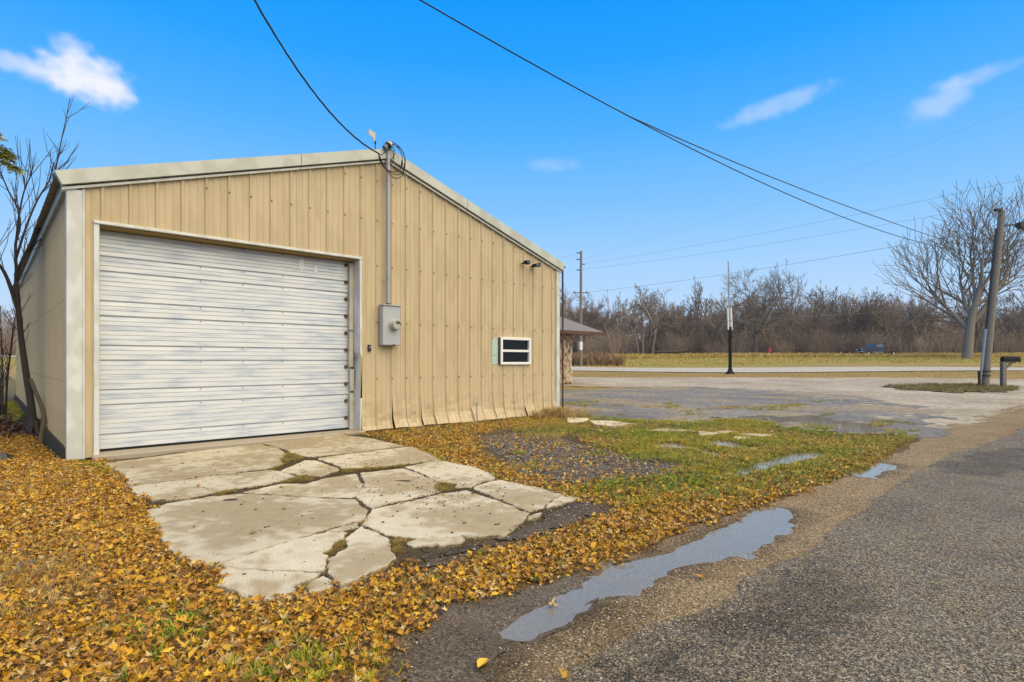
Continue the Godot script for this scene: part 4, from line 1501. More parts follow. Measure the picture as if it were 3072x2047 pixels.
func poles() -> void:
	# leaning service pole at the road
	var base := Vector3(30.77, land(30.77, 5.22), 5.22)
	var top := Vector3(31.33, 7.76, 5.75)
	var t := thing("utility_pole", "leaning weathered wooden pole with a street lamp arm beside the mailbox", "utility pole", base)
	var up := top - base
	var mb := MB.new()
	mb.tube(PackedVector3Array([Vector3(0, -0.3, 0), up * 0.3, up * 0.65, up]), PackedFloat32Array([0.155, 0.145, 0.135, 0.12]), 14)
	obj("pole", mb.mesh(), M.pole, t)
	var off := Vector3(-0.14, 0, -0.13)
	mb = MB.new()
	mb.tube(PackedVector3Array([off + up * 0.0, off * 0.92 + up * 0.33]), same(2, 0.055), 8)
	obj("cable_guard", mb.mesh(), M.galvanised, t)
	mb = MB.new()
	mb.tube(PackedVector3Array([off * 1.0 + up * 0.33, off * 0.95 + up * 0.9]), same(2, 0.03), 6)
	obj("riser_cable", mb.mesh(), M.cable, t)
	for k in [0.065, 0.09]:
		mb = MB.new()
		mb.lathe(up * k, PackedVector2Array([Vector2(0.18, -0.02), Vector2(0.195, -0.02), Vector2(0.195, 0.03), Vector2(0.18, 0.03)]), 12)
		obj("band", mb.mesh(), M.dark_metal, t)
	mb = MB.new()
	mb.tube(PackedVector3Array([Vector3(-0.12, 5.6, -0.12) + Vector3(0.28, 0, 0.27) * 0.2, Vector3(0.02, 4.5, 0.0) + Vector3(-0.06, 0, -0.06)]), same(2, 0.06), 6)
	obj("side_bracket", mb.mesh(), M.pole, t)
	mb = MB.new()
	mb.box(up + Vector3(-0.12, 0.05, -0.11), Vector3(0.3, 0.12, 0.16), Basis(Vector3.UP, -0.75), 0.02)
	mb.tube(PackedVector3Array([up + Vector3(0, -0.05, 0), up + Vector3(0, 0.16, 0)]), same(2, 0.04), 8)
	obj("insulator", mb.mesh(), M.dark_metal, t)
	mb = MB.new()
	var arm := Vector3(0.73, 0, 0.685)
	mb.tube(PackedVector3Array([up + Vector3(0, -0.62, 0), up + arm * 0.35 + Vector3(0, -0.60, 0), up + arm * 0.75 + Vector3(0, -0.58, 0)]), same(3, 0.03), 8)
	obj("lamp_arm", mb.mesh(), M.dark_metal, t)
	mb = MB.new()
	var turn := Basis(Vector3.UP, -0.754)
	mb.extrude(PackedVector2Array([Vector2(0.0, -0.06), Vector2(0.15, -0.17), Vector2(0.62, -0.20), Vector2(0.80, -0.10), Vector2(0.70, 0.10), Vector2(0.25, 0.13), Vector2(0.0, 0.10)]), up + arm * 0.68 + Vector3(0, -0.60, 0) - turn * Vector3(0, 0, 0.14), turn * Vector3.RIGHT, Vector3.UP, turn * Vector3(0, 0, 0.28))
	obj("lamp_head", mb.mesh(), M.dark_metal, t)
	# short stub beside it
	t = thing("stub_post", "short dark stub post strapped beside the foot of the leaning pole", "post", Vector3(30.50, land(30.5, 5.1), 5.11))
	mb = MB.new()
	mb.tube(PackedVector3Array([Vector3(0, -0.2, 0), Vector3(-0.02, 0.66, -0.02)]), same(2, 0.055), 8)
	obj("post", mb.mesh(), M.old_board, t)
	mb = MB.new()
	mb.box(Vector3(-0.02, 0.67, -0.02), Vector3(0.13, 0.03, 0.13), Basis.IDENTITY, 0.008)
	obj("cap", mb.mesh(), M.dark_metal, t)
	# mailbox
	t = thing("mailbox", "black rural mailbox on a grey wooden post with a diagonal brace", "mailbox", Vector3(31.37, land(31.37, 5.79), 5.79))
	mb = MB.new()
	mb.box(Vector3(0, 0.52, 0), Vector3(0.17, 1.12, 0.17), turn, 0.01)
	obj("post", mb.mesh(), M.pole, t)
	mb = MB.new()
	mb.box(turn * Vector3(0.20, 1.06, 0), Vector3(0.62, 0.07, 0.12), turn, 0.008)
	obj("arm", mb.mesh(), M.pole, t)
	mb = MB.new()
	mb.box(turn * Vector3(0.21, 0.90, 0), Vector3(0.42, 0.07, 0.08), turn * Basis(Vector3.BACK, 0.72), 0.008)
	obj("brace", mb.mesh(), M.pole, t)
	mb = MB.new()
	var ot := PackedVector2Array([Vector2(-0.10, 0.0), Vector2(0.10, 0.0), Vector2(0.10, 0.13)])
	for k in range(1, 8): ot.append(Vector2(0.10 * cos(PI * k / 8), 0.13 + 0.10 * sin(PI * k / 8)))
	ot.append(Vector2(-0.10, 0.13))
	mb.extrude(ot, turn * Vector3(-0.05, 1.10, 0), turn * Vector3.BACK, Vector3.UP, turn * Vector3(0.70, 0, 0))
	obj("body", mb.mesh(), M.black, t)
	mb = MB.new()
	mb.extrude(ot, turn * Vector3(0.652, 1.095, 0), turn * Vector3.BACK * 1.06, Vector3.UP * 1.04, turn * Vector3(0.02, 0, 0))
	mb.box(turn * Vector3(0.69, 1.24, 0), Vector3(0.03, 0.05, 0.02), turn)
	obj("door", mb.mesh(), M.dark_metal, t)
	# old sign pole on the verge
	t = thing("sign_pole", "tall black pole with white tubes and a thin mast on the dead grass verge", "pole", Vector3(40.67, land(40.67, -10.86), -10.86))
	var y0: float = t.position.y
	mb = MB.new()
	mb.lathe(Vector3.ZERO, PackedVector2Array([Vector2(0.42, -0.03), Vector2(0.36, 0.05), Vector2(0.17, 0.28), Vector2(0.13, 0.5), Vector2(0.12, 3.6)]), 14)
	obj("pole", mb.mesh(), M.black, t)
	for s in [-0.13, 0.12]:
		mb = MB.new()
		mb.tube(PackedVector3Array([Vector3(s * 0.73, 3.5 - absf(s), s * 0.68), Vector3(s * 0.73 - 0.05, 5.05, s * 0.68 - 0.05)]), same(2, 0.075), 8)
		obj("white_tube", mb.mesh(), M.white_vinyl, t)
	mb = MB.new()
	mb.tube(PackedVector3Array([Vector3(0, 3.5, 0), Vector3(-0.05, 5.2, -0.05), Vector3(-0.1, 8.6, -0.1)]), PackedFloat32Array([0.08, 0.06, 0.045]), 8)
	obj("mast", mb.mesh(), M.galvanised, t)
	mb = MB.new()
	mb.box(Vector3(0.05, 2.85, 0.05), Vector3(0.3, 0.25, 0.12), turn, 0.02)
	obj("clamp", mb.mesh(), M.dark_metal, t)
	# far power pole
	t = thing("power_pole", "tall bare power pole with one short crossarm beyond the stone building", "utility pole", Vector3(47.2, land(47.2, -31.0), -31.0))
	y0 = t.position.y
	mb = MB.new()
	mb.tube(PackedVector3Array([Vector3(0, -0.4, 0), Vector3(0, 6, 0), Vector3(0.05, 13.42 - y0, 0)]), PackedFloat32Array([0.19, 0.16, 0.125]), 12)
	obj("pole", mb.mesh(), M.pole, t)
	mb = MB.new()
	mb.lathe(Vector3(0, 1.8, 0), PackedVector2Array([Vector2(0.185, 0), Vector2(0.192, 0.0), Vector2(0.188, 0.9), Vector2(0.18, 0.9)]), 12)
	obj("white_band", mb.mesh(), M.white_vinyl, t)
	mb = MB.new()
	var at := Vector3(0, 8.8 - y0, 0)
	mb.box(at + Vector3(0.02, 0, 0.02), Vector3(1.9, 0.11, 0.09), turn, 0.01)
	obj("crossarm", mb.mesh(), M.pole, t)
	mb = MB.new()
	mb.tube(PackedVector3Array([at + Vector3(-0.5, 0, -0.47), at + Vector3(0, -0.75, 0)]), same(2, 0.03), 6)
	obj("brace", mb.mesh(), M.dark_metal, t)
	for s in [[-0.7, 0.1], [0.6, 0.1]]:
		mb = MB.new()
		mb.lathe(at + Vector3(s[0] * 0.73, 0.06, s[0] * 0.685), PackedVector2Array([Vector2(0.03, 0), Vector2(0.05, 0.05), Vector2(0.04, 0.14), Vector2(0.0, 0.16)]), 8)
		obj("insulator", mb.mesh(), M.dark_metal, t)
	for s in [[12.47, -1.0], [11.95, 1.0], [11.3, -1.0], [13.2, -1.0]]:
		mb = MB.new()
		mb.box(Vector3(s[1] * 0.2, s[0] - y0, s[1] * 0.19), Vector3(0.42, 0.1, 0.08), turn, 0.02)
		obj("post_insulator", mb.mesh(), M.dark_metal, t)


func span(called: String, label: String, a: Vector3, b: Vector3, sag: float, r: float, n := 24, m: Material = null) -> void:
	var p := PackedVector3Array()
	for i in n + 1:
		var t := float(i) / n
		p.append(a.lerp(b, t) - Vector3(0, sag * 4.0 * t * (1.0 - t), 0))
	var mb := MB.new()
	mb.tube(p, same(p.size(), r), 5)
	tag(obj(called, mb.mesh(), m if m else M.cable), label, "cable")


func cables() -> void:
	# service drop to the weatherhead: twisted cable
	var a := Vector2(1.693, 1.624)
	var b := Vector2(4.45, 0.15)
	var t := thing("service_drop", "black twisted service cable swooping down to loops at the conduit head", "cable")
	var mid := PackedVector3Array()
	for i in 70:
		var s := lerpf(-1.6, 0.9, i / 69.0)
		var q := a.lerp(b, s)
		mid.append(Vector3(q.x, 1.38 * s * s - 2.24 * s + 5.74, q.y))
	for k in 3:
		var mb := MB.new()
		var p := PackedVector3Array()
		for i in mid.size():
			var w := i * 1.1 + k * TAU / 3.0
			p.append(mid[i] + Vector3(cos(w), sin(w), 0.0) * 0.008)
		mb.tube(p, same(p.size(), 0.0085), 5)
		obj("strand", mb.mesh(), M.cable, t)
	var end := mid[mid.size() - 1]
	var loops := [
		[[4.447, 5.135, 0.2], [4.496, 5.157, 0.2], [4.621, 5.105, 0.22], [4.72, 4.997, 0.23], [4.753, 4.862, 0.22], [4.753, 4.756, 0.2], [4.731, 4.665, 0.2], [4.643, 4.606, 0.2], [4.533, 4.591, 0.2], [4.426, 4.622, 0.2], [4.341, 4.677, 0.2], [4.257, 4.741, 0.21]],
		[[4.465, 5.129, 0.17], [4.514, 5.142, 0.17], [4.617, 5.103, 0.17], [4.705, 5.021, 0.17], [4.728, 4.911, 0.17], [4.717, 4.774, 0.17], [4.672, 4.706, 0.17], [4.584, 4.648, 0.17], [4.465, 4.639, 0.17], [4.38, 4.675, 0.18], [4.306, 4.733, 0.2]],
		[[4.47, 5.12, 0.2], [4.66, 5.06, 0.23], [4.745, 4.9, 0.24], [4.745, 4.823, 0.23], [4.712, 4.634, 0.23], [4.635, 4.54, 0.23], [4.548, 4.511, 0.23], [4.472, 4.532, 0.23], [4.387, 4.606, 0.23], [4.282, 4.693, 0.23]],
		[[4.459, 5.106, 0.18], [4.497, 5.097, 0.18], [4.546, 5.015, 0.2], [4.551, 4.941, 0.2], [4.502, 4.853, 0.19], [4.481, 4.791, 0.18], [4.497, 4.767, 0.18], [4.546, 4.816, 0.17], [4.557, 4.904, 0.16], [4.524, 5.01, 0.17], [4.459, 5.012, 0.18], [4.374, 4.952, 0.18], [4.3, 4.878, 0.19]]]
	for l: Array in loops:
		var p := []
		for q: Array in l: p.append(Vector3(q[0], q[1], q[2]))
		p.append(end)
		var mb := MB.new()
		var c := curve(p, 5)
		mb.tube(c, same(c.size(), 0.0075), 6)
		obj("loop", mb.mesh(), M.cable, t)
	for s in [[Vector3(4.725, 4.885, 0.17), Vector3(4.712, 4.76, 0.17)], [Vector3(4.752, 4.84, 0.22), Vector3(4.735, 4.68, 0.2)]]:
		var mb := MB.new()
		mb.tube(PackedVector3Array([s[0], (s[0] + s[1]) * 0.5 + Vector3(0.006, 0, 0), s[1]]), PackedFloat32Array([0.013, 0.018, 0.013]), 8)
		obj("splice", mb.mesh(), M.black, t)
	# overhead cable that runs past the shed to the leaning pole: two lines that part
	for k in 2:
		var mb := MB.new()
		var p := PackedVector3Array()
		var c := Vector2(3.843, 2.273)
		var d := Vector2(31.16, 5.6)
		for i in 60:
			var s := lerpf(-0.35, 1.0, i / 59.0)
			var q := c.lerp(d, s)
			p.append(Vector3(q.x, 3.41 * s * s - 3.86 * s + 6.34 + (0.5 * sin(PI * clampf((s - 0.15) / 0.85, 0.0, 1.0)) * 0.75 if k == 0 else 0.0), q.y))
		mb.tube(p, same(p.size(), 0.011), 5)
		tag(obj("overhead_cable", mb.mesh(), M.cable), ["upper of the two overhead cables running to the leaning pole", "lower of the two overhead cables running to the leaning pole"][k], "cable", "overhead cables")
	span("power_line", "highest power line crossing the sky above the woods", Vector3(47.2, 12.47, -30.9), Vector3(42.6, 16.3, 8.0), 0.5, 0.005, 24, M.wire)
	span("power_line", "second highest power line crossing the sky above the woods", Vector3(47.3, 11.95, -30.5), Vector3(41.4, 11.6, 9.0), 0.35, 0.008, 24, M.wire)
	span("power_line", "third power line down, below two others above the woods", Vector3(47.0, 11.35, -31.1), Vector3(41.4, 10.4, 9.0), 0.4, 0.008, 24, M.wire)
	span("power_line", "lowest thick power line, ending behind the big bare tree", Vector3(47.7, 8.85, -30.5), Vector3(41.4, 9.2, 9.0), 0.4, 0.012, 24, M.wire)
	span("telephone_line", "thin pale telephone line strung low across the woods", Vector3(47.2, 5.5, -31.0), Vector3(30.95, 3.7, 5.3), 0.35, 0.02, 24, M.pole)
	span("power_line", "power line leading left from the far pole top", Vector3(47.2, 13.2, -31.0), Vector3(50.0, 13.6, -75.0), 0.8, 0.008, 24, M.wire)


# ---------------------------------------------------------------- across the highway

func at_depth(d: float, r: float, lift := 0.0) -> Vector3:
	var g := Vector2(CAM.x, CAM.z) + FW * d + RT * r
	return Vector3(g.x, land(g.x, g.y) + lift, g.y)


func wheel(called: String, parent: Node3D, at: Vector3, ax: Basis, r: float, w: float) -> void:
	var mb := MB.new()
	mb.lathe(at, PackedVector2Array([Vector2(r * 0.62, -w * 0.5), Vector2(r * 0.93, -w * 0.5), Vector2(r, -w * 0.3), Vector2(r, w * 0.3), Vector2(r * 0.93, w * 0.5), Vector2(r * 0.62, w * 0.5)]), 18, ax)
	var o := obj(called, mb.mesh(), M.tyre, parent)
	mb = MB.new()
	mb.lathe(at, PackedVector2Array([Vector2(0.0, -w * 0.4), Vector2(r * 0.62, -w * 0.45), Vector2(r * 0.62, w * 0.45), Vector2(r * 0.3, w * 0.3), Vector2(0.0, w * 0.36)]), 14, ax)
	obj("rim", mb.mesh(), M.chrome, o)


func roadside() -> void:
	var turn := Basis(Vector3.UP, -0.754)   # x runs to the right along the highway
	# pickup without its bed, nose to the left
	var p := at_depth(84.0, 52.0)
	var t := thing("pickup_truck", "dark blue pickup cab and hood parked in the tall grass before the woods", "truck", p)
	var out := PackedVector2Array([Vector2(0.0, 0.45), Vector2(0.02, 0.95), Vector2(0.25, 1.08), Vector2(1.35, 1.18), Vector2(2.05, 1.78), Vector2(3.15, 1.80), Vector2(3.22, 1.15), Vector2(3.25, 0.48)])
	var mb := MB.new()
	mb.extrude(out, turn * Vector3(0, 0.05, -0.9), turn * Vector3.RIGHT, Vector3.UP, turn * Vector3(0, 0, 1.8))
	obj("cab", mb.mesh(), M.truck_paint, t)
	mb = MB.new()
	mb.extrude(PackedVector2Array([Vector2(1.75, 1.24), Vector2(2.18, 1.70), Vector2(2.95, 1.72), Vector2(2.98, 1.24)]), turn * Vector3(0, 0.05, 0.895), turn * Vector3.RIGHT, Vector3.UP, turn * Vector3(0, 0, 0.02))
	obj("side_window", mb.mesh(), mat(lin(0.18, 0.24, 0.26), 0.1), t)
	mb = MB.new()
	mb.box(turn * Vector3(1.70, 1.54, 0), Vector3(0.93, 0.02, 1.5), turn * Basis(Vector3.BACK, 0.706))
	obj("windscreen", mb.mesh(), M.lcd, t)
	mb = MB.new()
	mb.box(turn * Vector3(-0.06, 0.62, 0), Vector3(0.16, 0.2, 1.85), turn, 0.04)
	obj("bumper", mb.mesh(), M.chrome, t)
	for s in [-0.65, 0.65]:
		mb = MB.new()
		mb.box(turn * Vector3(0.02, 0.92, s), Vector3(0.1, 0.18, 0.3), turn, 0.03)
		obj("headlight", mb.mesh(), M.white_vinyl, t)
	mb = MB.new()
	mb.box(turn * Vector3(2.2, 0.55, 0.91), Vector3(1.5, 0.06, 0.05), turn)
	obj("sill_trim", mb.mesh(), M.chrome, t)
	mb = MB.new()
	mb.box(turn * Vector3(4.4, 0.62, 0.0), Vector3(2.4, 0.16, 0.9), turn)
	obj("bare_frame", mb.mesh(), M.rust, t)
	for s in [[0.8, 0.82], [0.8, -0.82], [4.6, 0.75], [4.6, -0.75]]:
		wheel("wheel", t, turn * Vector3(s[0], 0.36, s[1]), turn * Basis(Vector3.RIGHT, PI / 2), 0.37, 0.24)
	# wreck with one wheel showing, left of the truck
	t = thing("axle_wreck", "old wheel and axle lying in grass left of the blue truck", "wheel", at_depth(84.0, 49.2))
	wheel("wheel", t, Vector3(0, 0.42, 0), turn * Basis(Vector3.RIGHT, PI / 2 + 0.1), 0.44, 0.25)
	mb = MB.new()
	mb.box(turn * Vector3(0.6, 0.55, -0.3), Vector3(1.2, 0.3, 0.6), turn * Basis(Vector3.BACK, 0.1), 0.05)
	obj("frame", mb.mesh(), M.black, t)
	mb = MB.new()
	mb.tube(PackedVector3Array([turn * Vector3(-1.6, 0.35, -0.2), turn * Vector3(0.1, 0.45, -0.1)]), same(2, 0.07), 6)
	obj("axle", mb.mesh(), M.rust, t)
	# fallen log
	t = thing("fallen_log", "dark fallen log lying along the edge of the woods", "log", at_depth(83.0, 21.0, 0.35))
	mb = MB.new()
	mb.tube(curve([turn * Vector3(0, 0.35, 0), turn * Vector3(1.5, 0.42, 0.1), turn * Vector3(3.4, 0.40, 0), turn * Vector3(5.2, 0.65, 0)], 4), taper(13, 0.17, 0.24), 8)
	obj("trunk", mb.mesh(), M.dark_bark, t)
	mb = MB.new()
	for k in 14:
		var a := turn * Vector3(5.0 + rng.randf_range(-0.3, 0.3), 0.6, rng.randf_range(-0.3, 0.3))
		mb.tube(PackedVector3Array([a, a + turn * Vector3(rng.randf_range(-0.5, 0.9), rng.randf_range(-0.4, 0.9), rng.randf_range(-0.7, 0.7))]), PackedFloat32Array([0.026, 0.008]), 4)
	obj("root_plate", mb.mesh(), M.dark_bark, t)
	# red sign on a stake
	t = thing("red_marker", "small red marker panel on a stake at the wood edge", "sign", at_depth(84.0, 38.6))
	mb = MB.new()
	mb.extrude(PackedVector2Array([Vector2(-0.2, 0.55), Vector2(0.12, 0.45), Vector2(0.28, 0.95), Vector2(0.12, 1.25), Vector2(-0.16, 1.2)]), Vector3.ZERO, turn * Vector3.RIGHT, Vector3.UP, turn * Vector3(0, 0, 0.03))
	obj("panel", mb.mesh(), M.red, t)
	mb = MB.new()
	mb.box(Vector3(0, 0.35, -0.03), Vector3(0.06, 0.9, 0.04), turn)
	obj("stake", mb.mesh(), M.red, t)


# ---------------------------------------------------------------- trees

func limb(trunk: MB, crown: MB, p: Vector3, d: Vector3, l: float, r: float, lvl: int, c: Dictionary) -> void:
	var mb: MB = trunk if lvl == 0 else crown
	var segs: int = 5 if lvl == 0 else 4 if lvl == 1 else 3
	var pts := PackedVector3Array([p])
	var dirs := [d]
	var q := p
	var w: float = c.wander
	for i in segs:
		d = (d + Vector3(rng.randf_range(-w, w), rng.randf_range(-w, w) * 0.6 + c.lift * (0.3 if lvl == 0 else 1.0), rng.randf_range(-w, w))).normalized()
		q += d * l / segs
		pts.append(q)
		dirs.append(d)
	var tip: float = maxf(r * (0.45 if lvl == 0 else 0.3), c.least)
	mb.tube(pts, taper(pts.size(), r, tip), [9, 6, 4, 3, 3, 3][lvl], false)
	if lvl >= c.kids.size():
		return
	var n: int = c.kids[lvl]
	for k in n:
		var t: float = lerpf(c.from if lvl == 0 else 0.25, 1.0, (k + rng.randf()) / n)
		var f := t * segs
		var i := mini(int(f), segs - 1)
		var at := pts[i].lerp(pts[i + 1], f - i)
		var dd: Vector3 = dirs[i + 1]
		var side := dd.cross(Vector3(rng.randf_range(-1, 1), rng.randf_range(-1, 1), rng.randf_range(-1, 1))).normalized()
		var ang: float = rng.randf_range(c.ang * 0.6, c.ang * 1.25) * (1.0 if t < 0.93 else 0.5)
		limb(trunk, crown, at, dd.rotated(side, ang), l * rng.randf_range(c.short * 0.75, c.short * 1.2) * (1.15 - 0.4 * t), maxf(lerpf(r, tip, t) * 0.68, c.least), lvl + 1, c)


func tree_meshes(h: float, c: Dictionary, sd: int) -> Array:
	rng.seed = sd
	var a := MB.new()
	var b := MB.new()
	for k in c.get("stems", 1):
		var lean: Vector3 = c.get("lean", Vector3.ZERO) + (Vector3(rng.randf_range(-0.25, 0.25), 0, rng.randf_range(-0.25, 0.25)) if c.get("stems", 1) > 1 else Vector3(rng.randf_range(-0.06, 0.06), 0, rng.randf_range(-0.06, 0.06)))
		limb(a, b, Vector3(0, -0.3, 0), (Vector3.UP + lean).normalized(), h * c.stem, h * c.girth, 0, c)
	return [a.mesh(), b.mesh()]


func bare_tree(called: String, label: String, at: Vector3, h: float, c: Dictionary, sd: int, m: Material, group := "") -> Node3D:
	var t := thing(called, label, "tree", at, group)
	var ms := tree_meshes(h, c, sd)
	var top: float = (ms[1] as ArrayMesh).get_aabb().end.y
	for k in 2:
		obj(["trunk", "crown"][k], ms[k], m, t).scale = Vector3.ONE * (h / top)
	return t


func woods() -> void:
	var oak := {"kids": [7, 5, 5, 4], "wander": 0.24, "lift": 0.05, "least": 0.022, "from": 0.3, "ang": 0.85, "short": 0.62, "stem": 0.62, "girth": 0.020}
	var gnarl := {"kids": [5, 4, 4, 4], "wander": 0.3, "lift": 0.04, "least": 0.024, "from": 0.35, "ang": 0.9, "short": 0.6, "stem": 0.62, "girth": 0.020}
	var slim := {"kids": [7, 4, 3, 2], "wander": 0.12, "lift": 0.12, "least": 0.022, "from": 0.35, "ang": 0.5, "short": 0.45, "stem": 0.85, "girth": 0.012, "stems": 2}
	var wide := {"kids": [9, 6, 5, 4], "wander": 0.28, "lift": 0.04, "least": 0.024, "from": 0.2, "ang": 0.95, "short": 0.75, "stem": 0.55, "girth": 0.024}
	var named := [
		[1410, 668, 93.0, gnarl, "crooked bare tree with a forked top, leftmost of the tall trees at the wood edge"],
		[1500, 645, 92.0, gnarl, "wide crooked bare tree above the fallen log at the wood edge"],
		[1575, 690, 96.0, oak, "low bare tree between the wide crooked one and the sign pole"],
		[1635, 655, 94.0, gnarl, "bare tree just left of the black sign pole"],
		[1735, 612, 93.0, wide, "broad dense bare tree just right of the black sign pole"],
		[1815, 587, 95.0, slim, "tall slim twin-stemmed bare tree above the red marker"],
		[1880, 655, 95.0, oak, "rounded bare tree right of the slim twin-stemmed one"],
		[1955, 672, 96.0, oak, "rounded bare tree above the orange bush left of the truck"],
		[2035, 660, 95.0, gnarl, "crooked bare tree standing directly behind the blue truck"],
		[2112, 655, 93.0, oak, "bare tree between the blue truck and the largest tree"],
		[2325, 668, 96.0, oak, "bare tree behind the leaning pole, right of the largest tree"],
		[1330, 690, 97.0, oak, "bare tree behind the far power pole"]]
	var i := 0
	for n: Array in named:
		var d: float = n[2]
		var p := at_depth(d, (n[0] - 1176.5) / 1290.0 * d)
		var h: float = (830.0 - n[1]) / 1290.0 * d + 1.263 - p.y
		bare_tree("bare_tree", n[4], p, h, n[3], 900 + i * 7, M.bark, "bare trees along the wood edge")
		i += 1
	# the largest tree
	var big := {"kids": [8, 6, 5, 4], "wander": 0.2, "lift": 0.11, "least": 0.03, "from": 0.16, "ang": 0.68, "short": 0.78, "stem": 0.52, "girth": 0.028, "lean": Vector3(0.05, 0, 0.06)}
	var bp := at_depth(73.0, (2222 - 1176.5) / 1290.0 * 73.0)
	bare_tree("bare_tree", "largest bare tree with a wide spreading crown behind the leaning pole", bp, 23.5, big, 77, M.bark, "bare trees along the wood edge")
	# the mass of the wood behind: shared trees and brush
	rng.seed = 33
	var kinds := []
	for k in 4:
		var ms := tree_meshes(10.0, [oak, gnarl, slim, oak][k], 300 + k * 11)
		var mb := MB.new()
		for e: ArrayMesh in ms:
			var arr := e.surface_get_arrays(0)
			mb.v.append_array(arr[Mesh.ARRAY_VERTEX])
			mb.n.append_array(arr[Mesh.ARRAY_NORMAL])
			mb.c.append_array(arr[Mesh.ARRAY_COLOR])
		kinds.append(mb.mesh())
	var wood := thing("woodland", "mass of bare brown trees beyond the highway", "woods")
	wood.set_meta("kind", "stuff")
	rng.seed = 34
	for k in 4:
		var xf := []
		var cs := []
		for q in 210:
			var d := rng.randf_range(96.0, 150.0)
			var p := at_depth(d, rng.randf_range(-120.0, 170.0), -0.2)
			xf.append(Transform3D(Basis(Vector3.UP, rng.randf() * TAU).scaled(Vector3.ONE * rng.randf_range(0.7, 1.3)), p))
			cs.append(tint(Color(1.0, 0.95, 0.92), rng.randf_range(0.7, 1.25)))
		stuff("trees", kinds[k], M.brush, xf, cs, "", "", wood)
	# brush
	var shrubs := []
	for k in 3:
		rng.seed = 500 + k
		var mb := MB.new()
		for s in 34:
			var a := rng.randf() * TAU
			var lean := Vector3(cos(a), 0, sin(a)) * rng.randf_range(0.05, 0.55)
			var p := Vector3(cos(a), 0, sin(a)) * rng.randf() * 0.35
			var e := p + (Vector3.UP + lean) * rng.randf_range(0.55, 1.0)
			var m := (p + e) * 0.5 + Vector3(rng.randf_range(-0.06, 0.06), 0, rng.randf_range(-0.06, 0.06))
			mb.tube(PackedVector3Array([p, m, e]), PackedFloat32Array([0.007, 0.005, 0.003]), 3, false)
			for u in 3:
				var f := m.lerp(e, rng.randf())
				mb.tube(PackedVector3Array([f, f + Vector3(rng.randf_range(-0.2, 0.2), rng.randf_range(0.08, 0.25), rng.randf_range(-0.2, 0.2))]), PackedFloat32Array([0.004, 0.0025]), 3, false)
		shrubs.append(mb.mesh())
	rng.seed = 35
	for k in 3:
		var xf := []
		var cs := []
		for q in 900:
			var d := rng.randf_range(88.0, 135.0)
			var p := at_depth(d, rng.randf_range(-120.0, 160.0), -0.1)
			var s := rng.randf_range(1.8, 4.6)
			xf.append(Transform3D(Basis(Vector3.UP, rng.randf() * TAU).scaled(Vector3(s * 0.9, s, s * 0.9)), p))
			cs.append(tint([Color(1.05, 0.95, 0.9), Color(0.9, 0.9, 0.88), Color(1.15, 0.98, 0.85)][rng.randi() % 3], rng.randf_range(0.7, 1.4)))
		stuff("undergrowth", shrubs[k], M.brush, xf, cs, "", "", wood)
	# a bush that kept its orange leaves
	var t := thing("orange_bush", "small bush with leftover orange leaves left of the blue truck", "bush", at_depth(88.0, 53.0 - 5.4))
	rng.seed = 36
	var lf := MB.new()
	for q in 700:
		var v := Vector3(rng.randfn(0, 0.6), rng.randf_range(0.4, 4.0), rng.randfn(0, 0.6))
		var e := Vector3(rng.randf_range(-1, 1), rng.randf_range(-1, 1), rng.randf_range(-1, 1)) * 0.14
		var g := Vector3(rng.randf_range(-1, 1), rng.randf_range(-1, 1), rng.randf_range(-1, 1)) * 0.14
		lf.col = tint(Color(0.30, 0.17, 0.05), rng.randf_range(0.5, 1.2))
		lf.tri(v, v + e, v + g)
	obj("leaves", lf.mesh(), M.leaf, t)
	obj("stems", shrubs[0], M.brush, t).scale = Vector3(2.5, 4.2, 2.5)
	# tall dry grass of the field
	var tuft := tuft_mesh(14, 0.012, 0.35)
	var xf := []
	var cs := []
	for q in 16000:
		var edge := rng.randf() < 0.5
		var d := rng.randf_range(78.0, 87.5) if edge else rng.randf_range(60.0, 80.0)
		var p := at_depth(d, rng.randf_range(-40.0, 110.0))
		var s := rng.randf_range(0.35, 0.8) if edge else rng.randf_range(0.15, 0.35)
		xf.append(Transform3D(Basis(Vector3.UP, rng.randf() * TAU).scaled(Vector3(s * 2.2, s, s * 2.2)), p))
		var g := Color(0.66, 0.45, 0.13).lerp(Color(0.46, 0.42, 0.04), 0.15 if edge else noise01(p.x, p.z, 1.0))
		cs.append(tint(g, rng.randf_range(0.6, 1.25)))
	stuff("dry_grass", tuft, M.blade, xf, cs, "tall dry yellow grass in the field before the woods", "grass")
	# rusty weeds left of the field behind the stone building
	xf = []
	cs = []
	for q in 900:
		var p := at_depth(rng.randf_range(62.0, 76.0), rng.randf_range(2.0, 12.5))
		var s := rng.randf_range(0.9, 1.8)
		xf.append(Transform3D(Basis(Vector3.UP, rng.randf() * TAU).scaled(Vector3(s * 1.4, s, s * 1.4)), p))
		cs.append(tint(Color(0.30, 0.18, 0.08), rng.randf_range(0.6, 1.3)))
	stuff("rusty_weeds", tuft, M.blade, xf, cs, "rusty brown weeds beyond the highway behind the stone building", "weeds")


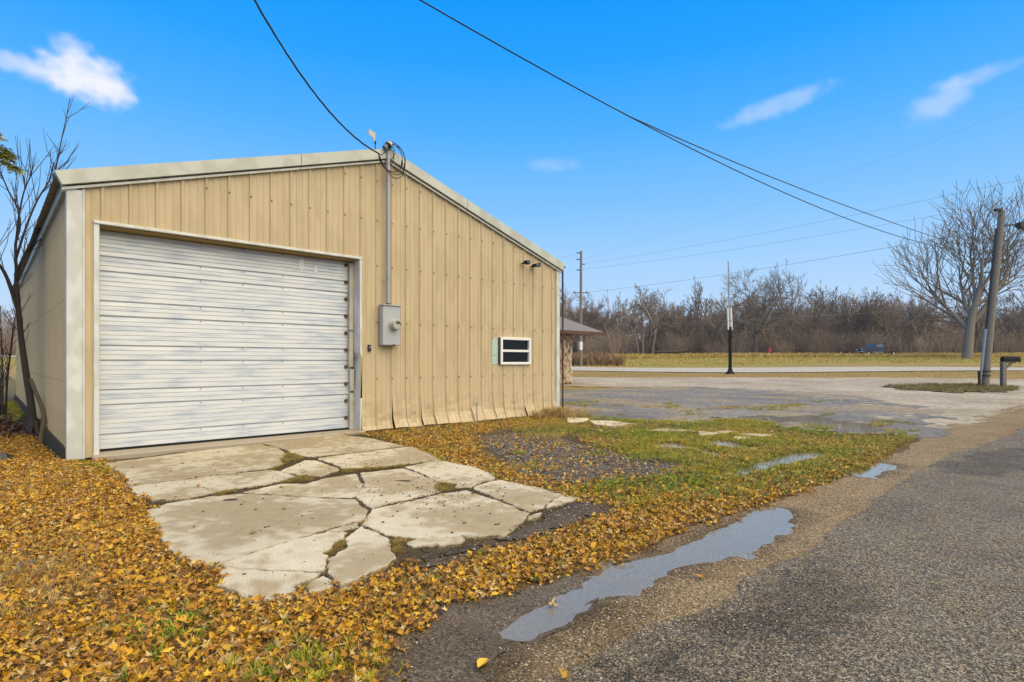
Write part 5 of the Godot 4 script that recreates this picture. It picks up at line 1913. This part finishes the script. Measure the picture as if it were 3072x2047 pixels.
func tuft_mesh(blades: int, w: float, spread: float) -> ArrayMesh:
	rng.seed = 71 + blades
	var mb := MB.new()
	for k in blades:
		var a := rng.randf() * TAU
		var o := Vector3(cos(a), 0, sin(a))
		var p := o * rng.randf() * 0.12
		var h := rng.randf_range(0.55, 1.0)
		var bend := o.rotated(Vector3.UP, rng.randf_range(-1, 1)) * rng.randf_range(0.1, 1.0) * spread
		var side := o.cross(Vector3.UP) * w
		var m := p + Vector3(0, h * 0.6, 0) + bend * 0.35
		var e := p + Vector3(0, h * rng.randf_range(0.75, 1.0), 0) + bend
		mb.col = tint(Color.WHITE, rng.randf_range(0.75, 1.15))
		mb.quad(p - side, p + side, m + side * 0.8, m - side * 0.8, o)
		mb.quad(m - side * 0.8, m + side * 0.8, e, e, o)
	return mb.mesh()


func twigs(mb: MB, pts: PackedVector3Array, n: int, l: float, r: float) -> void:
	for k in n:
		var f := rng.randf_range(0.3, 1.0) * (pts.size() - 1)
		var i := mini(int(f), pts.size() - 2)
		var p := pts[i].lerp(pts[i + 1], f - i)
		var d := (pts[i + 1] - pts[i]).normalized()
		d = (d + Vector3(rng.randf_range(-0.8, 0.8), rng.randf_range(-0.1, 0.6), rng.randf_range(-0.8, 0.8))).normalized()
		var ll := l * rng.randf_range(0.4, 1.1)
		var q := p + d * ll * 0.5
		var e := q + (d + Vector3(rng.randf_range(-0.2, 0.2), 0.3, rng.randf_range(-0.2, 0.2))).normalized() * ll * 0.5
		mb.tube(PackedVector3Array([p, q, e]), PackedFloat32Array([r, r * 0.75, r * 0.4]), 4, false)
		if rng.randf() < 0.7:
			var s := q.lerp(e, 0.2)
			mb.tube(PackedVector3Array([s, s + (d + Vector3(rng.randf_range(-0.7, 0.7), 0.4, rng.randf_range(-0.7, 0.7))).normalized() * ll * 0.4]), PackedFloat32Array([r * 0.7, r * 0.35]), 3, false)


func left_side() -> void:
	var v3 := func(a: Array) -> Array:
		var o := []
		for q: Array in a: o.append(Vector3(q[0] + 0.14, q[1], q[2] + 3.67))
		return o
	var t := thing("young_tree", "thin dark multi-stemmed bare tree close against the shed's left wall", "tree", Vector3(-0.14, 0, -3.67))
	rng.seed = 90
	var tr := MB.new()
	var c := curve(v3.call([[-0.14, -0.1, -3.67], [-0.19, 0.52, -3.69], [-0.26, 1.11, -3.73], [-0.32, 1.71, -3.75], [-0.36, 2.3, -3.77], [-0.38, 2.75, -3.77]]), 4)
	tr.tube(c, taper(c.size(), 0.062, 0.03), 10)
	for k in 9:
		var a := TAU * k / 9
		tr.tube(PackedVector3Array([Vector3(cos(a) * 0.06, 0.25, sin(a) * 0.06), Vector3(cos(a) * 0.14, 0.03, sin(a) * 0.14), Vector3(cos(a) * 0.3, -0.05, sin(a) * 0.3)]), PackedFloat32Array([0.04, 0.035, 0.012]), 5, false)
	obj("trunk", tr.mesh(), M.dark_bark, t)
	var cr := MB.new()
	for l in [
		[[[-0.38, 2.6, -3.77], [-0.38, 2.8, -3.69], [-0.39, 3.23, -3.63], [-0.34, 3.51, -3.51], [-0.37, 3.79, -3.47], [-0.48, 4.06, -3.51], [-0.58, 4.37, -3.54]], 0.026, 0.008],
		[[[-0.38, 2.75, -3.76], [-0.2, 3.27, -3.68], [-0.03, 3.69, -3.61], [0.06, 4.2, -3.4], [0.12, 4.59, -3.3], [0.18, 5.0, -3.3], [0.26, 5.5, -3.25]], 0.026, 0.006],
		[[[-0.36, 2.1, -3.76], [-0.5, 2.64, -3.69], [-0.61, 2.91, -3.61], [-0.66, 3.31, -3.47], [-0.75, 3.9, -3.4]], 0.026, 0.008],
		[[[-0.38, 3.0, -3.74], [-0.25, 3.56, -3.71], [-0.11, 4.02, -3.64], [0.03, 4.33, -3.48], [0.09, 4.65, -3.4]], 0.022, 0.008],
		[[[-0.37, 2.3, -3.77], [-0.52, 2.77, -3.85], [-0.64, 3.02, -3.91], [-0.68, 3.52, -3.91]], 0.024, 0.007],
		[[[-0.38, 2.8, -3.75], [-0.25, 3.1, -3.81], [-0.10, 3.35, -3.83]], 0.016, 0.006],
		[[[-0.39, 3.18, -3.66], [-0.35, 3.68, -3.64], [-0.29, 4.09, -3.49], [-0.2, 4.36, -3.32]], 0.02, 0.007]]:
		c = curve(v3.call(l[0]), 3)
		cr.tube(c, taper(c.size(), l[1], l[2]), 6, false)
		twigs(cr, c, 13, 0.8, 0.006)
	c = curve(v3.call([[-0.25, 1.0, -3.72], [-0.32, 1.71, -3.75], [-0.38, 2.75, -3.77]]), 3)
	twigs(cr, c, 16, 0.5, 0.006)
	obj("crown", cr.mesh(), M.dark_bark, t)
	# the curved sucker stem
	var stem := MB.new()
	c = curve(v3.call([[-0.12, -0.1, -2.78], [-0.10, 0.05, -2.95], [-0.06, 0.29, -3.05], [-0.08, 0.5, -3.2], [-0.14, 0.72, -3.38], [-0.2, 0.95, -3.6]]), 4)
	stem.tube(c, taper(c.size(), 0.038, 0.028), 8)
	obj("sucker_stem", stem.mesh(), M.tan_bark, t)
	# shrubs farther along the wall
	for s in [[-0.45, -8.4, 2.6, "bare shrub beside the shed's left wall, nearer of two behind the young tree"], [-1.2, -13.5, 3.2, "bare shrub at the far end of the shed's left wall"]]:
		rng.seed = int(s[2] * 100)
		t = thing("bare_shrub", s[3], "shrub", Vector3(s[0], 0, s[1]), "bare shrubs along the left wall")
		var mb := MB.new()
		var st := MB.new()
		for k in 9:
			var a := rng.randf() * TAU
			var e := Vector3(cos(a) * rng.randf_range(0.2, 0.8), s[2] * rng.randf_range(0.6, 1.0), sin(a) * rng.randf_range(0.2, 0.9))
			if e.x > 0.25: e.x = -e.x
			var cc := curve([Vector3(cos(a) * 0.08, -0.05, sin(a) * 0.08), Vector3(e.x * 0.35, e.y * 0.4, e.z * 0.35), e], 4)
			st.tube(cc, taper(cc.size(), 0.024, 0.006), 5, false)
			twigs(mb, cc, 12, 0.7, 0.006)
		obj("stems", st.mesh(), M.dark_bark, t)
		obj("twigs", mb.mesh(), M.dark_bark, t)
	# brush pile of dead leaves and sticks
	t = thing("brush_pile", "dark pile of dead branches and leaves left of the young tree", "brush pile", Vector3(-0.75, 0, -4.3))
	rng.seed = 95
	var st := MB.new()
	for k in 90:
		var p := Vector3(rng.randfn(0, 0.32), rng.randf_range(0.02, 0.28), rng.randfn(0, 0.5))
		var d := Vector3(rng.randf_range(-1, 1), rng.randf_range(-0.15, 0.35), rng.randf_range(-1, 1)).normalized() * rng.randf_range(0.15, 0.5)
		st.tube(PackedVector3Array([p - d * 0.5, p + Vector3(0, 0.02, 0), p + d * 0.5]), PackedFloat32Array([0.012, 0.01, 0.005]), 4, false)
	obj("sticks", st.mesh(), M.dark_bark, t)
	var lf := MB.new()
	for k in 1400:
		var p := Vector3(rng.randfn(0, 0.34), 0, rng.randfn(0, 0.55))
		p.y = rng.randf() * 0.32 * exp(-(p.x * p.x * 3.0 + p.z * p.z * 1.2)) + 0.02
		var e := Vector3(rng.randf_range(-1, 1), rng.randf_range(-0.7, 0.7), rng.randf_range(-1, 1)) * 0.06
		var g := Vector3(rng.randf_range(-1, 1), rng.randf_range(-0.7, 0.7), rng.randf_range(-1, 1)) * 0.06
		lf.col = tint([Color(0.14, 0.06, 0.03), Color(0.22, 0.10, 0.04), Color(0.09, 0.05, 0.03)][k % 3], rng.randf_range(0.6, 1.2))
		lf.tri(p, p + e, p + g)
		lf.tri(p + e, p + e + g, p + g)
	obj("dead_leaves", lf.mesh(), M.leaf, t)
	# dark stones showing through the leaves
	for s in [[-0.72, -0.55, 0.17, "flat dark grey stone among leaves near the shed corner"], [-0.585, 4.39, 0.055, "small dark grey stone in the dry grass at left"]]:
		rng.seed = int(s[2] * 1000)
		tag(obj("stone", pebble(rng.randi() % 50, 12), mat(lin(0.09, 0.085, 0.085), 0.8)), s[3], "stone", "dark stones in the leaves")
		var o: Node3D = get_child(get_child_count() - 1)
		o.position = Vector3(s[0], soil(s[0], s[1]) + s[2] * 0.25, s[1])
		o.scale = Vector3(s[2] * 1.4, s[2] * 0.7, s[2] * 1.1)
	# evergreen whose branch tips reach into the picture
	t = thing("evergreen_tree", "olive green conifer branch tips at the upper left edge", "tree", Vector3(-1.25, 0, -2.5))
	rng.seed = 99
	tr = MB.new()
	tr.tube(PackedVector3Array([Vector3(0, -0.1, 0), Vector3(0.05, 3.0, 0), Vector3(0, 5.55, 0)]), PackedFloat32Array([0.13, 0.10, 0.03]), 9)
	obj("trunk", tr.mesh(), M.dark_bark, t)
	cr = MB.new()
	var fol := MB.new()
	for k in 60:
		var y := rng.randf_range(4.1, 5.5)
		var a := rng.randf() * TAU
		var l := (1.02 - (y - 4.1) * 0.42) * rng.randf_range(0.75, 1.05)
		var e := Vector3(cos(a) * l, y - 0.12 * l, sin(a) * l)
		var cc := curve([Vector3(0, y, 0), Vector3(cos(a) * l * 0.5, y + 0.05, sin(a) * l * 0.5), e], 4)
		cr.tube(cc, taper(cc.size(), 0.018, 0.005), 4, false)
		for q in 90:
			var f := sqrt(rng.randf()) * (cc.size() - 1)
			var i := mini(int(f), cc.size() - 2)
			var p := cc[i].lerp(cc[i + 1], f - i)
			var d := (cc[i + 1] - cc[i]).normalized() + Vector3(rng.randf_range(-1, 1), rng.randf_range(-0.7, 0.5), rng.randf_range(-1, 1))
			d = d.normalized() * rng.randf_range(0.06, 0.16)
			var w := d.cross(Vector3(rng.randf_range(-1, 1), 1, rng.randf_range(-1, 1))).normalized() * 0.011
			fol.col = tint(Color(0.20, 0.22, 0.025).lerp(Color(0.40, 0.36, 0.04), rng.randf()), rng.randf_range(0.6, 1.2))
			for u in 3:
				var b0 := p + d * (u / 3.0)
				fol.tri(b0 - w, b0 + w, p + d * ((u + 1.3) / 3.0))
				fol.tri(b0, b0 + w * 3.0 + d * 0.25, b0 + d * 0.15)
				fol.tri(b0, b0 - w * 3.0 + d * 0.25, b0 + d * 0.15)
	obj("branches", cr.mesh(), M.dark_bark, t)
	obj("crown", fol.mesh(), M.leaf, t)


# ---------------------------------------------------------------- leaves, grass, stones on the ground

func pebble(sd: int, n := 8) -> ArrayMesh:
	var r := RandomNumberGenerator.new()
	r.seed = sd + 1
	var mb := MB.new()
	var rows := 4
	var grid := []
	for j in rows + 1:
		var row := []
		var ph := PI * j / rows
		for i in n:
			var a := TAU * i / n
			var k := r.randf_range(0.75, 1.05) if j > 0 and j < rows else 0.85
			row.append(Vector3(sin(ph) * cos(a), cos(ph), sin(ph) * sin(a)) * k)
		if j == 0 or j == rows:
			for i in n: row[i] = row[0]
		grid.append(row)
	for j in rows:
		for i in n:
			var l := (i + 1) % n
			var f: Vector3 = (grid[j][i] + grid[j + 1][l]) * 0.5
			mb.quad(grid[j][i], grid[j][l], grid[j + 1][l], grid[j + 1][i], f)
	return mb.mesh()


# a small angular stone of few faces
func chip(sd: int) -> ArrayMesh:
	var r := RandomNumberGenerator.new()
	r.seed = sd
	var mb := MB.new()
	var top := Vector3(r.randf_range(-0.2, 0.2), 0.55, r.randf_range(-0.2, 0.2))
	var ring := []
	for i in 5:
		var a := TAU * (i + r.randf_range(-0.25, 0.25)) / 5
		ring.append(Vector3(cos(a) * r.randf_range(0.7, 1.0), r.randf_range(-0.1, 0.25), sin(a) * r.randf_range(0.6, 0.9)))
	for i in 5:
		var a: Vector3 = ring[i]
		var b: Vector3 = ring[(i + 1) % 5]
		mb.quad(a, b, top, top, (a + b) + Vector3.UP)
		mb.quad(a, b, b * 0.8 - Vector3(0, 0.5, 0), a * 0.8 - Vector3(0, 0.5, 0), a + b)
	return mb.mesh()


# a narrow folded leaf, as of elm or cherry
func oval_leaf() -> ArrayMesh:
	var mb := MB.new()
	var n := 6
	for s: float in [-1.0, 1.0]:
		for i in n:
			var a := float(i) / n
			var b := float(i + 1) / n
			var wa := sin(PI * a) * 0.42 * s
			var wb := sin(PI * b) * 0.42 * s
			var p := Vector3(0, 0.25 * (a - 0.5) * (a - 0.5), a * 1.5 - 0.75)
			var q := Vector3(0, 0.25 * (b - 0.5) * (b - 0.5), b * 1.5 - 0.75)
			mb.quad(p, q, q + Vector3(wb, absf(wb) * 0.6, 0), p + Vector3(wa, absf(wa) * 0.6, 0), Vector3.UP)
	return mb.mesh()


# a five-lobed maple leaf, curled by dry weather
func leaf_mesh(sd: int, curl: float, fold := 0.0) -> ArrayMesh:
	var r := RandomNumberGenerator.new()
	r.seed = sd
	var out := []
	for l in [[-2.15, 0.55], [-1.05, 0.85], [0.0, 1.0], [1.05, 0.85], [2.15, 0.55]]:
		var a: float = l[0]
		var s: float = l[1] * r.randf_range(0.88, 1.08)
		out.append([a - 0.48, s * 0.42])
		out.append([a - 0.26, s * 0.66])
		out.append([a - 0.14, s * 0.62])
		out.append([a, s])
		out.append([a + 0.14, s * 0.60])
		out.append([a + 0.26, s * 0.66])
	out.append([PI - 0.25, 0.22])
	out.append([PI + 0.25, 0.22])
	var p := PackedVector3Array()
	for o: Array in out:
		var x: float = sin(o[0]) * o[1]
		var z: float = -cos(o[0]) * o[1]
		var y: float = curl * (x * x * 0.9 + z * z * 0.35) + 0.16 * sin(o[0] * 5.0 + sd) * o[1] * o[1] + fold * absf(x)
		p.append(Vector3(x, y, z))
	var mb := MB.new()
	for i in p.size():
		mb.tri(Vector3(0, 0, 0.05), p[i], p[(i + 1) % p.size()])
	# stalk
	mb.quad(Vector3(-0.012, 0, 0.2), Vector3(0.012, 0, 0.2), Vector3(0.09, 0.12, 0.85), Vector3(0.07, 0.12, 0.85), Vector3.UP)
	return mb.mesh()


func in_view(x: float, z: float, slack := 1.2) -> bool:
	var d := (x - CAM.x) * FW.x + (z - CAM.z) * FW.y
	var r := (x - CAM.x) * RT.x + (z - CAM.z) * RT.y
	return d > 1.3 and absf(r) < d * 0.95 + slack


const LEAF_TONES := [Color(0.58, 0.31, 0.012), Color(0.50, 0.23, 0.010), Color(0.62, 0.38, 0.025), Color(0.42, 0.18, 0.012), Color(0.21, 0.095, 0.02), Color(0.60, 0.34, 0.014), Color(0.56, 0.40, 0.15), Color(0.34, 0.17, 0.03)]


func leaf_color() -> Color:
	return tint(LEAF_TONES[rng.randi() % 8], rng.randf_range(0.72, 1.18))


func litter() -> void:
	rng.seed = 2024
	var variants := [leaf_mesh(1, 0.45, 0.15), leaf_mesh(2, -0.6, -0.2), leaf_mesh(3, 0.9, 0.7), oval_leaf()]
	var xfs := [[], [], [], []]
	var css := [[], [], [], []]
	var on_slab := func(x: float, z: float) -> bool:
		if x < 0.0 or x > 4.0 or z < 0.05 or z > 6.3:
			return false
		for k in SLABS:
			if zdist("s_" + k, x, z, 0.05) < -0.02:
				return true
		return false
	var drop := func(x: float, z: float, lift: float, big: float, tone: Color) -> void:
		var s := (0.015 + 0.026 * pow(rng.randf(), 1.6)) * big
		var b := Basis(Vector3.UP, rng.randf() * TAU) * Basis(Vector3.RIGHT, rng.randfn(0, 0.42)) * Basis(Vector3.BACK, rng.randfn(0, 0.32))
		if rng.randf() < 0.4:
			b = b * Basis(Vector3.BACK, PI)
		var v := rng.randi() % 4 if rng.randf() < 0.5 else rng.randi() % 3
		xfs[v].append(Transform3D(b.scaled(Vector3(s, s, s)), Vector3(x, soil(x, z) + lift, z)))
		css[v].append(tone)
	for spec in [["lawn", 3600.0], ["band", 1500.0], ["sill", 1400.0], ["sparse", 900.0], ["edge", 700.0], ["patch", 300.0], ["verge", 420.0]]:
		var zn: String = "l_" + spec[0]
		var r: Rect2 = polys[zn].r
		r = r.intersection(Rect2(-9, -8, 30, 20))
		var n := int(r.get_area() * spec[1])
		for q in n:
			var x := rng.randf_range(r.position.x, r.end.x)
			var z := rng.randf_range(r.position.y, r.end.y)
			if spec[0] == "sill":
				z += 0.13
			if not in_view(x, z, 2.6):
				continue
			var dd := (x - CAM.x) * FW.x + (z - CAM.z) * FW.y
			if dd > 9.0 and rng.randf() < 0.5:
				continue
			var s := zdist(zn, x, z - (0.13 if spec[0] == "sill" else 0.0), 0.3) + 0.12 * nz.get_noise_2d(x * 25.0, z * 25.0)
			if s > rng.randf_range(-0.08, 0.06):
				continue
			if on_slab.call(x, z):
				continue
			if x > -0.05 and x < 9.1 and z < 0.02:
				continue
			if zdist("p_a", x, z, 0.1) < 0.0 or zdist("p_b", x, z, 0.1) < 0.0:
				if rng.randf() < 0.9: continue
			var thin := 1.0
			for k in GREENZ:
				if zdist("g_" + k, x, z, 0.1) < 0.0:
					thin = 0.45
			if rng.randf() > thin * (0.55 + 0.75 * noise01(x, z, 9.0)):
				continue
			drop.call(x, z, rng.randf_range(0.004, 0.04) + (0.03 if spec[0] == "sill" else 0.0), 0.7 if spec[0] == "sill" else 1.0, leaf_color())
	for v in 4:
		stuff("fallen_leaves", variants[v], M.leaf, xfs[v], css[v], ["thick litter of yellow brown maple leaves over the lawn", "loose maple leaves mixed through the leaf litter", "curled dry leaves lying in the leaf litter", "darker folded leaves lying in the leaf litter"][v], "leaves")
	# single leaves one can pick out on the concrete and the road
	rng.seed = 2025
	for s in [[1.05, 4.2], [1.9, 5.55], [0.75, 2.8], [2.6, 3.6], [1.35, 3.35], [0.62, 4.72], [2.1, 2.6], [1.2, 1.2]]:
		var o := tag(obj("maple_leaf", variants[rng.randi() % 4], leaf_mat()), "single dry maple leaf lying on the cracked concrete driveway", "leaf", "single leaves on the driveway")
		o.position = Vector3(s[0], 0.035, s[1])
		o.scale = Vector3.ONE * rng.randf_range(0.035, 0.05)
		o.rotation.y = rng.randf() * TAU
	for s in [[0.72, 7.15], [0.9, 7.45], [1.35, 6.95], [2.25, 7.3], [3.6, 6.9], [1.05, 7.75], [0.55, 7.5]]:
		var o := tag(obj("maple_leaf", variants[rng.randi() % 4], leaf_mat()), "single dry maple leaf lying on the wet road edge", "leaf", "single leaves on the road")
		o.position = Vector3(s[0], soil(s[0], s[1]) + 0.022, s[1])
		o.scale = Vector3.ONE * rng.randf_range(0.035, 0.055)
		o.rotation.y = rng.randf() * TAU
	# grass
	var green := tuft_mesh(12, 0.035, 0.55)
	var xf := []
	var cs := []
	rng.seed = 2026
	for k in GREENZ:
		var zn: String = "g_" + k
		var r: Rect2 = polys[zn].r.grow(0.3)
		var n := mini(14000, int(r.get_area() * 420.0))
		for q in n:
			var x := rng.randf_range(r.position.x, r.end.x)
			var z := rng.randf_range(r.position.y, r.end.y)
			var s := zdist(zn, x, z, 0.4) + 0.35 * nz.get_noise_2d(x * 9.0, z * 9.0)
			if s > rng.randf_range(-0.1, 0.15) or not in_view(x, z):
				continue
			if on_slab.call(x, z) or (x > -0.03 and x < 9.1 and z < 0.03):
				continue
			if minf(zdist("p_b", x, z, 0.1), minf(zdist("p_d", x, z, 0.1), zdist("p_e", x, z, 0.1))) < -0.02 and rng.randf() < 0.93:
				continue
			var h := rng.randf_range(0.035, 0.075)
			xf.append(Transform3D(Basis(Vector3.UP, rng.randf() * TAU).scaled(Vector3(h * 1.2, h, h * 1.2)), Vector3(x, soil(x, z), z)))
			cs.append(tint(Color(0.22, 0.33, 0.012).lerp(Color(0.56, 0.42, 0.03), clampf(noise01(x, z, 7.0) + rng.randf_range(-0.3, 0.3), 0.0, 1.0)), rng.randf_range(0.7, 1.25)))
	# green tufts scattered through the whole verge and the leaves
	for spec in [["l_sparse", 150.0], ["l_edge", 110.0], ["l_band", 45.0], ["l_lawn", 16.0]]:
		var r: Rect2 = polys[spec[0]].r.intersection(Rect2(-9, -8, 30, 20))
		for q in int(r.get_area() * spec[1]):
			var x := rng.randf_range(r.position.x, r.end.x)
			var z := rng.randf_range(r.position.y, r.end.y)
			if not in_view(x, z) or zdist(spec[0], x, z, 0.2) > 0.0 or on_slab.call(x, z) or (x > -0.03 and z < 0.03):
				continue
			var h := rng.randf_range(0.04, 0.09)
			xf.append(Transform3D(Basis(Vector3.UP, rng.randf() * TAU).scaled(Vector3(h * 1.2, h, h * 1.2)), Vector3(x, soil(x, z), z)))
			cs.append(tint(Color(0.15, 0.23, 0.03).lerp(Color(0.38, 0.30, 0.07), rng.randf()), rng.randf_range(0.7, 1.2)))
	stuff("green_grass", green, M.blade, xf, cs, "short green grass growing through the leaves beside the road", "grass")
	# straw-coloured grass: tufts at the shed corner, along joints and over the far lot
	xf = []
	cs = []
	var straw := tuft_mesh(16, 0.012, 0.9)
	for c in [[8.55, 0.35, 0.30, 160, 0.28], [8.95, 0.55, 0.2, 60, 0.2], [-0.75, 4.75, 0.28, 160, 0.12], [-0.7, 3.9, 0.5, 120, 0.08], [-0.55, 1.5, 0.45, 280, 0.09], [-0.2, 0.6, 0.4, 160, 0.07], [5.7, 0.3, 0.9, 160, 0.10], [6.9, 0.35, 0.9, 160, 0.10], [5.75, 2.75, 0.12, 40, 0.14]]:
		for q in int(c[3]):
			var x: float = c[0] + rng.randfn(0, c[2])
			var z: float = c[1] + rng.randfn(0, c[2])
			if z < 0.08 and x > -0.1 and x < 9.1: z = 0.08 + rng.randf() * 0.2
			if on_slab.call(x, z): continue
			var h: float = c[4] * rng.randf_range(0.5, 1.2)
			xf.append(Transform3D(Basis(Vector3.UP, rng.randf() * TAU).scaled(Vector3(h * 0.9, h, h * 0.9)), Vector3(x, soil(x, z), z)))
			cs.append(tint(Color(0.50, 0.31, 0.06).lerp(Color(0.50, 0.40, 0.18), rng.randf()), rng.randf_range(0.7, 1.15)))
	for k in JOINTS:
		var zn: String = "j_" + k
		var r: Rect2 = polys[zn].r
		for q in int(r.get_area() * 2200.0):
			var x := rng.randf_range(r.position.x, r.end.x)
			var z := rng.randf_range(r.position.y, r.end.y)
			if zdist(zn, x, z, 0.1) > 0.0: continue
			var h := rng.randf_range(0.02, 0.05)
			xf.append(Transform3D(Basis(Vector3.UP, rng.randf() * TAU).scaled(Vector3(h * 1.6, h, h * 1.6)), Vector3(x, soil(x, z) + 0.01, z)))
			cs.append(tint(Color(0.58, 0.31, 0.06).lerp(Color(0.22, 0.28, 0.04), rng.randf() * 0.9), rng.randf_range(0.6, 1.1)))
	# roots and leaf mould packed into the cracks of the driveway
	var hr: Rect2 = polys["hull"].r
	for q in 60000:
		var x := rng.randf_range(hr.position.x, hr.end.x)
		var z := rng.randf_range(hr.position.y, hr.end.y)
		if zdist("hull", x, z, 0.2) > -0.04: continue
		var gap := 1.0
		for k in SLABS:
			gap = minf(gap, zdist("s_" + k, x, z, 0.1))
		if gap < 0.004: continue
		var h := rng.randf_range(0.012, 0.026)
		xf.append(Transform3D(Basis(Vector3.UP, rng.randf() * TAU).scaled(Vector3(h * 1.3, h, h * 1.3)), Vector3(x, soil(x, z) + 0.016, z)))
		cs.append(tint(Color(0.20, 0.12, 0.04).lerp(Color(0.14, 0.13, 0.03), rng.randf()), rng.randf_range(0.5, 1.1)))
	# low dry turf between the shed and the lot and on the verges
	for spec in [[6.4, 17.0, 30000], [26.0, 50.0, 22000]]:
		for q in int(spec[2]):
			var d := rng.randf_range(spec[0], spec[1])
			var r := rng.randf_range(0.0, d * 0.98)
			var p := at_depth(d, r)
			var bad := false
			for k: String in ["lot", "drive_gravel", "shoulder", "bare"]:
				var sd := zdist(k, p.x, p.z, 0.5)
				if k == "bare": sd += 0.9 * nz.get_noise_2d(p.x * 9.0, p.z * 9.0) + 0.12
				if sd < 0.05 and not (k == "lot" and nz.get_noise_2d(p.x * 3.0, p.z * 7.0) > 0.28): bad = true
			for k in WALK:
				if zdist("w_" + k, p.x, p.z, 0.1) < 0.0: bad = true
			for k: String in ["p_b", "p_d", "p_e"]:
				if zdist(k, p.x, p.z, 0.1) < -0.03: bad = true
			if bad or (p.x < 9.15 and p.z < 0.05) or (p.x < 20.0 and p.z < -8.5): continue
			var h := rng.randf_range(0.03, 0.08)
			p.y = soil(p.x, p.z)
			xf.append(Transform3D(Basis(Vector3.UP, rng.randf() * TAU).scaled(Vector3(h * 1.8, h, h * 1.8)), p))
			cs.append(tint(Color(0.62, 0.40, 0.07).lerp(Color(0.27, 0.35, 0.02), noise01(p.x, p.z, 6.0) * (1.0 if d < 20.0 else 0.35)), rng.randf_range(0.6, 1.2)))
	var ir: Rect2 = polys["island"].r
	for q in 1500:
		var x := rng.randf_range(ir.position.x, ir.end.x)
		var z := rng.randf_range(ir.position.y, ir.end.y)
		if zdist("island", x, z, 0.3) > 0.0: continue
		var h := rng.randf_range(0.06, 0.14)
		xf.append(Transform3D(Basis(Vector3.UP, rng.randf() * TAU).scaled(Vector3(h * 1.8, h, h * 1.8)), Vector3(x, soil(x, z) + 0.03, z)))
		cs.append(tint(Color(0.38, 0.24, 0.05).lerp(Color(0.2, 0.2, 0.03), rng.randf()), rng.randf_range(0.6, 1.2)))
	stuff("straw_grass", straw, M.blade, xf, cs, "dry straw coloured grass in tufts along edges and joints", "grass")
	# gravel
	xf = []
	cs = []
	var sr: Rect2 = polys["shoulder"].r.intersection(Rect2(-2, -2, 16, 12))
	for q in 150000:
		var x := rng.randf_range(sr.position.x, sr.end.x)
		var z := rng.randf_range(sr.position.y, sr.end.y)
		var d := (x - CAM.x) * FW.x + (z - CAM.z) * FW.y
		if d > 9.5 or not in_view(x, z, 0.5) or zdist("shoulder", x, z, 0.2) > -0.03:
			continue
		var onroad := zdist("road", x, z, 0.6) + 0.15 * nz.get_noise_2d(x * 10.0, z * 10.0)
		if onroad < 0.0 and rng.randf() > exp(onroad * 6.0) * 0.5:
			continue
		if zdist("p_a", x, z, 0.2) < 0.05 and rng.randf() < 0.8: continue
		if zdist("mud", x, z, 0.3) < 0.1 and rng.randf() < 0.75: continue
		var s := 0.003 + 0.006 * pow(rng.randf(), 2.2)
		var y := land(x, z) + 0.016 if onroad < 0.02 else soil(x, z) + 0.005
		xf.append(Transform3D(Basis(Vector3.UP, rng.randf() * TAU).scaled(Vector3(s, s * 0.8, s)), Vector3(x, y, z)))
		cs.append(tint([Color(0.46, 0.35, 0.20), Color(0.50, 0.41, 0.28), Color(0.36, 0.27, 0.16), Color(0.28, 0.23, 0.17), Color(0.54, 0.47, 0.36), Color(0.44, 0.30, 0.16)][rng.randi() % 6], rng.randf_range(0.7, 1.15)))
	stuff("gravel", chip(3), M.stone, xf, cs, "loose tan gravel along the road shoulder", "gravel")
	xf = []
	cs = []
	var br: Rect2 = polys["bare"].r.merge(polys["apron"].r)
	for q in 34000:
		var x := rng.randf_range(br.position.x, br.end.x)
		var z := rng.randf_range(br.position.y, br.end.y)
		if zdist("bare", x, z, 0.2) > 0.05 and (zdist("apron", x, z, 0.2) > 0.0 or rng.randf() < 0.7):
			continue
		var s := 0.005 + 0.012 * pow(rng.randf(), 2.5)
		xf.append(Transform3D(Basis(Vector3.UP, rng.randf() * TAU).scaled(Vector3(s, s * 0.8, s)), Vector3(x, soil(x, z) + 0.011, z)))
		cs.append(tint([Color(0.16, 0.15, 0.14), Color(0.26, 0.23, 0.20), Color(0.42, 0.38, 0.32), Color(0.11, 0.105, 0.10)][rng.randi() % 4], rng.randf_range(0.7, 1.2)))
	stuff("dark_gravel", chip(5), M.stone, xf, cs, "dark crushed gravel in the bare patch right of the driveway", "gravel")
	# crumbs of earth and bits of leaf on the concrete
	xf = []
	cs = []
	for q in 7000:
		var x := rng.randf_range(0.2, 3.7)
		var z := rng.randf_range(0.2, 6.0)
		var w := exp(-pow((x - 2.3) / 0.5, 2.0) - pow((z - 4.5) / 0.7, 2.0)) + exp(-pow((x - 2.6) / 0.6, 2.0) - pow((z - 3.0) / 0.25, 2.0))
		if rng.randf() > 0.10 + w or not on_slab.call(x, z): continue
		var s := 0.003 + 0.011 * pow(rng.randf(), 3.0)
		xf.append(Transform3D(Basis(Vector3.UP, rng.randf() * TAU).scaled(Vector3(s * 1.4, s * 0.6, s)), Vector3(x, 0.03, z)))
		cs.append(tint([Color(0.06, 0.045, 0.03), Color(0.12, 0.08, 0.045), Color(0.2, 0.12, 0.05)][rng.randi() % 3], rng.randf_range(0.7, 1.2)))
	stuff("crumbs", chip(8), M.stone, xf, cs, "dark crumbs of earth scattered over the concrete driveway", "debris")


func leaf_mat() -> StandardMaterial3D:
	var c := leaf_color()
	var m := mat(lin(c.r, c.g, c.b), 0.7)
	m.backlight = Color(0.25, 0.2, 0.1)
	return m
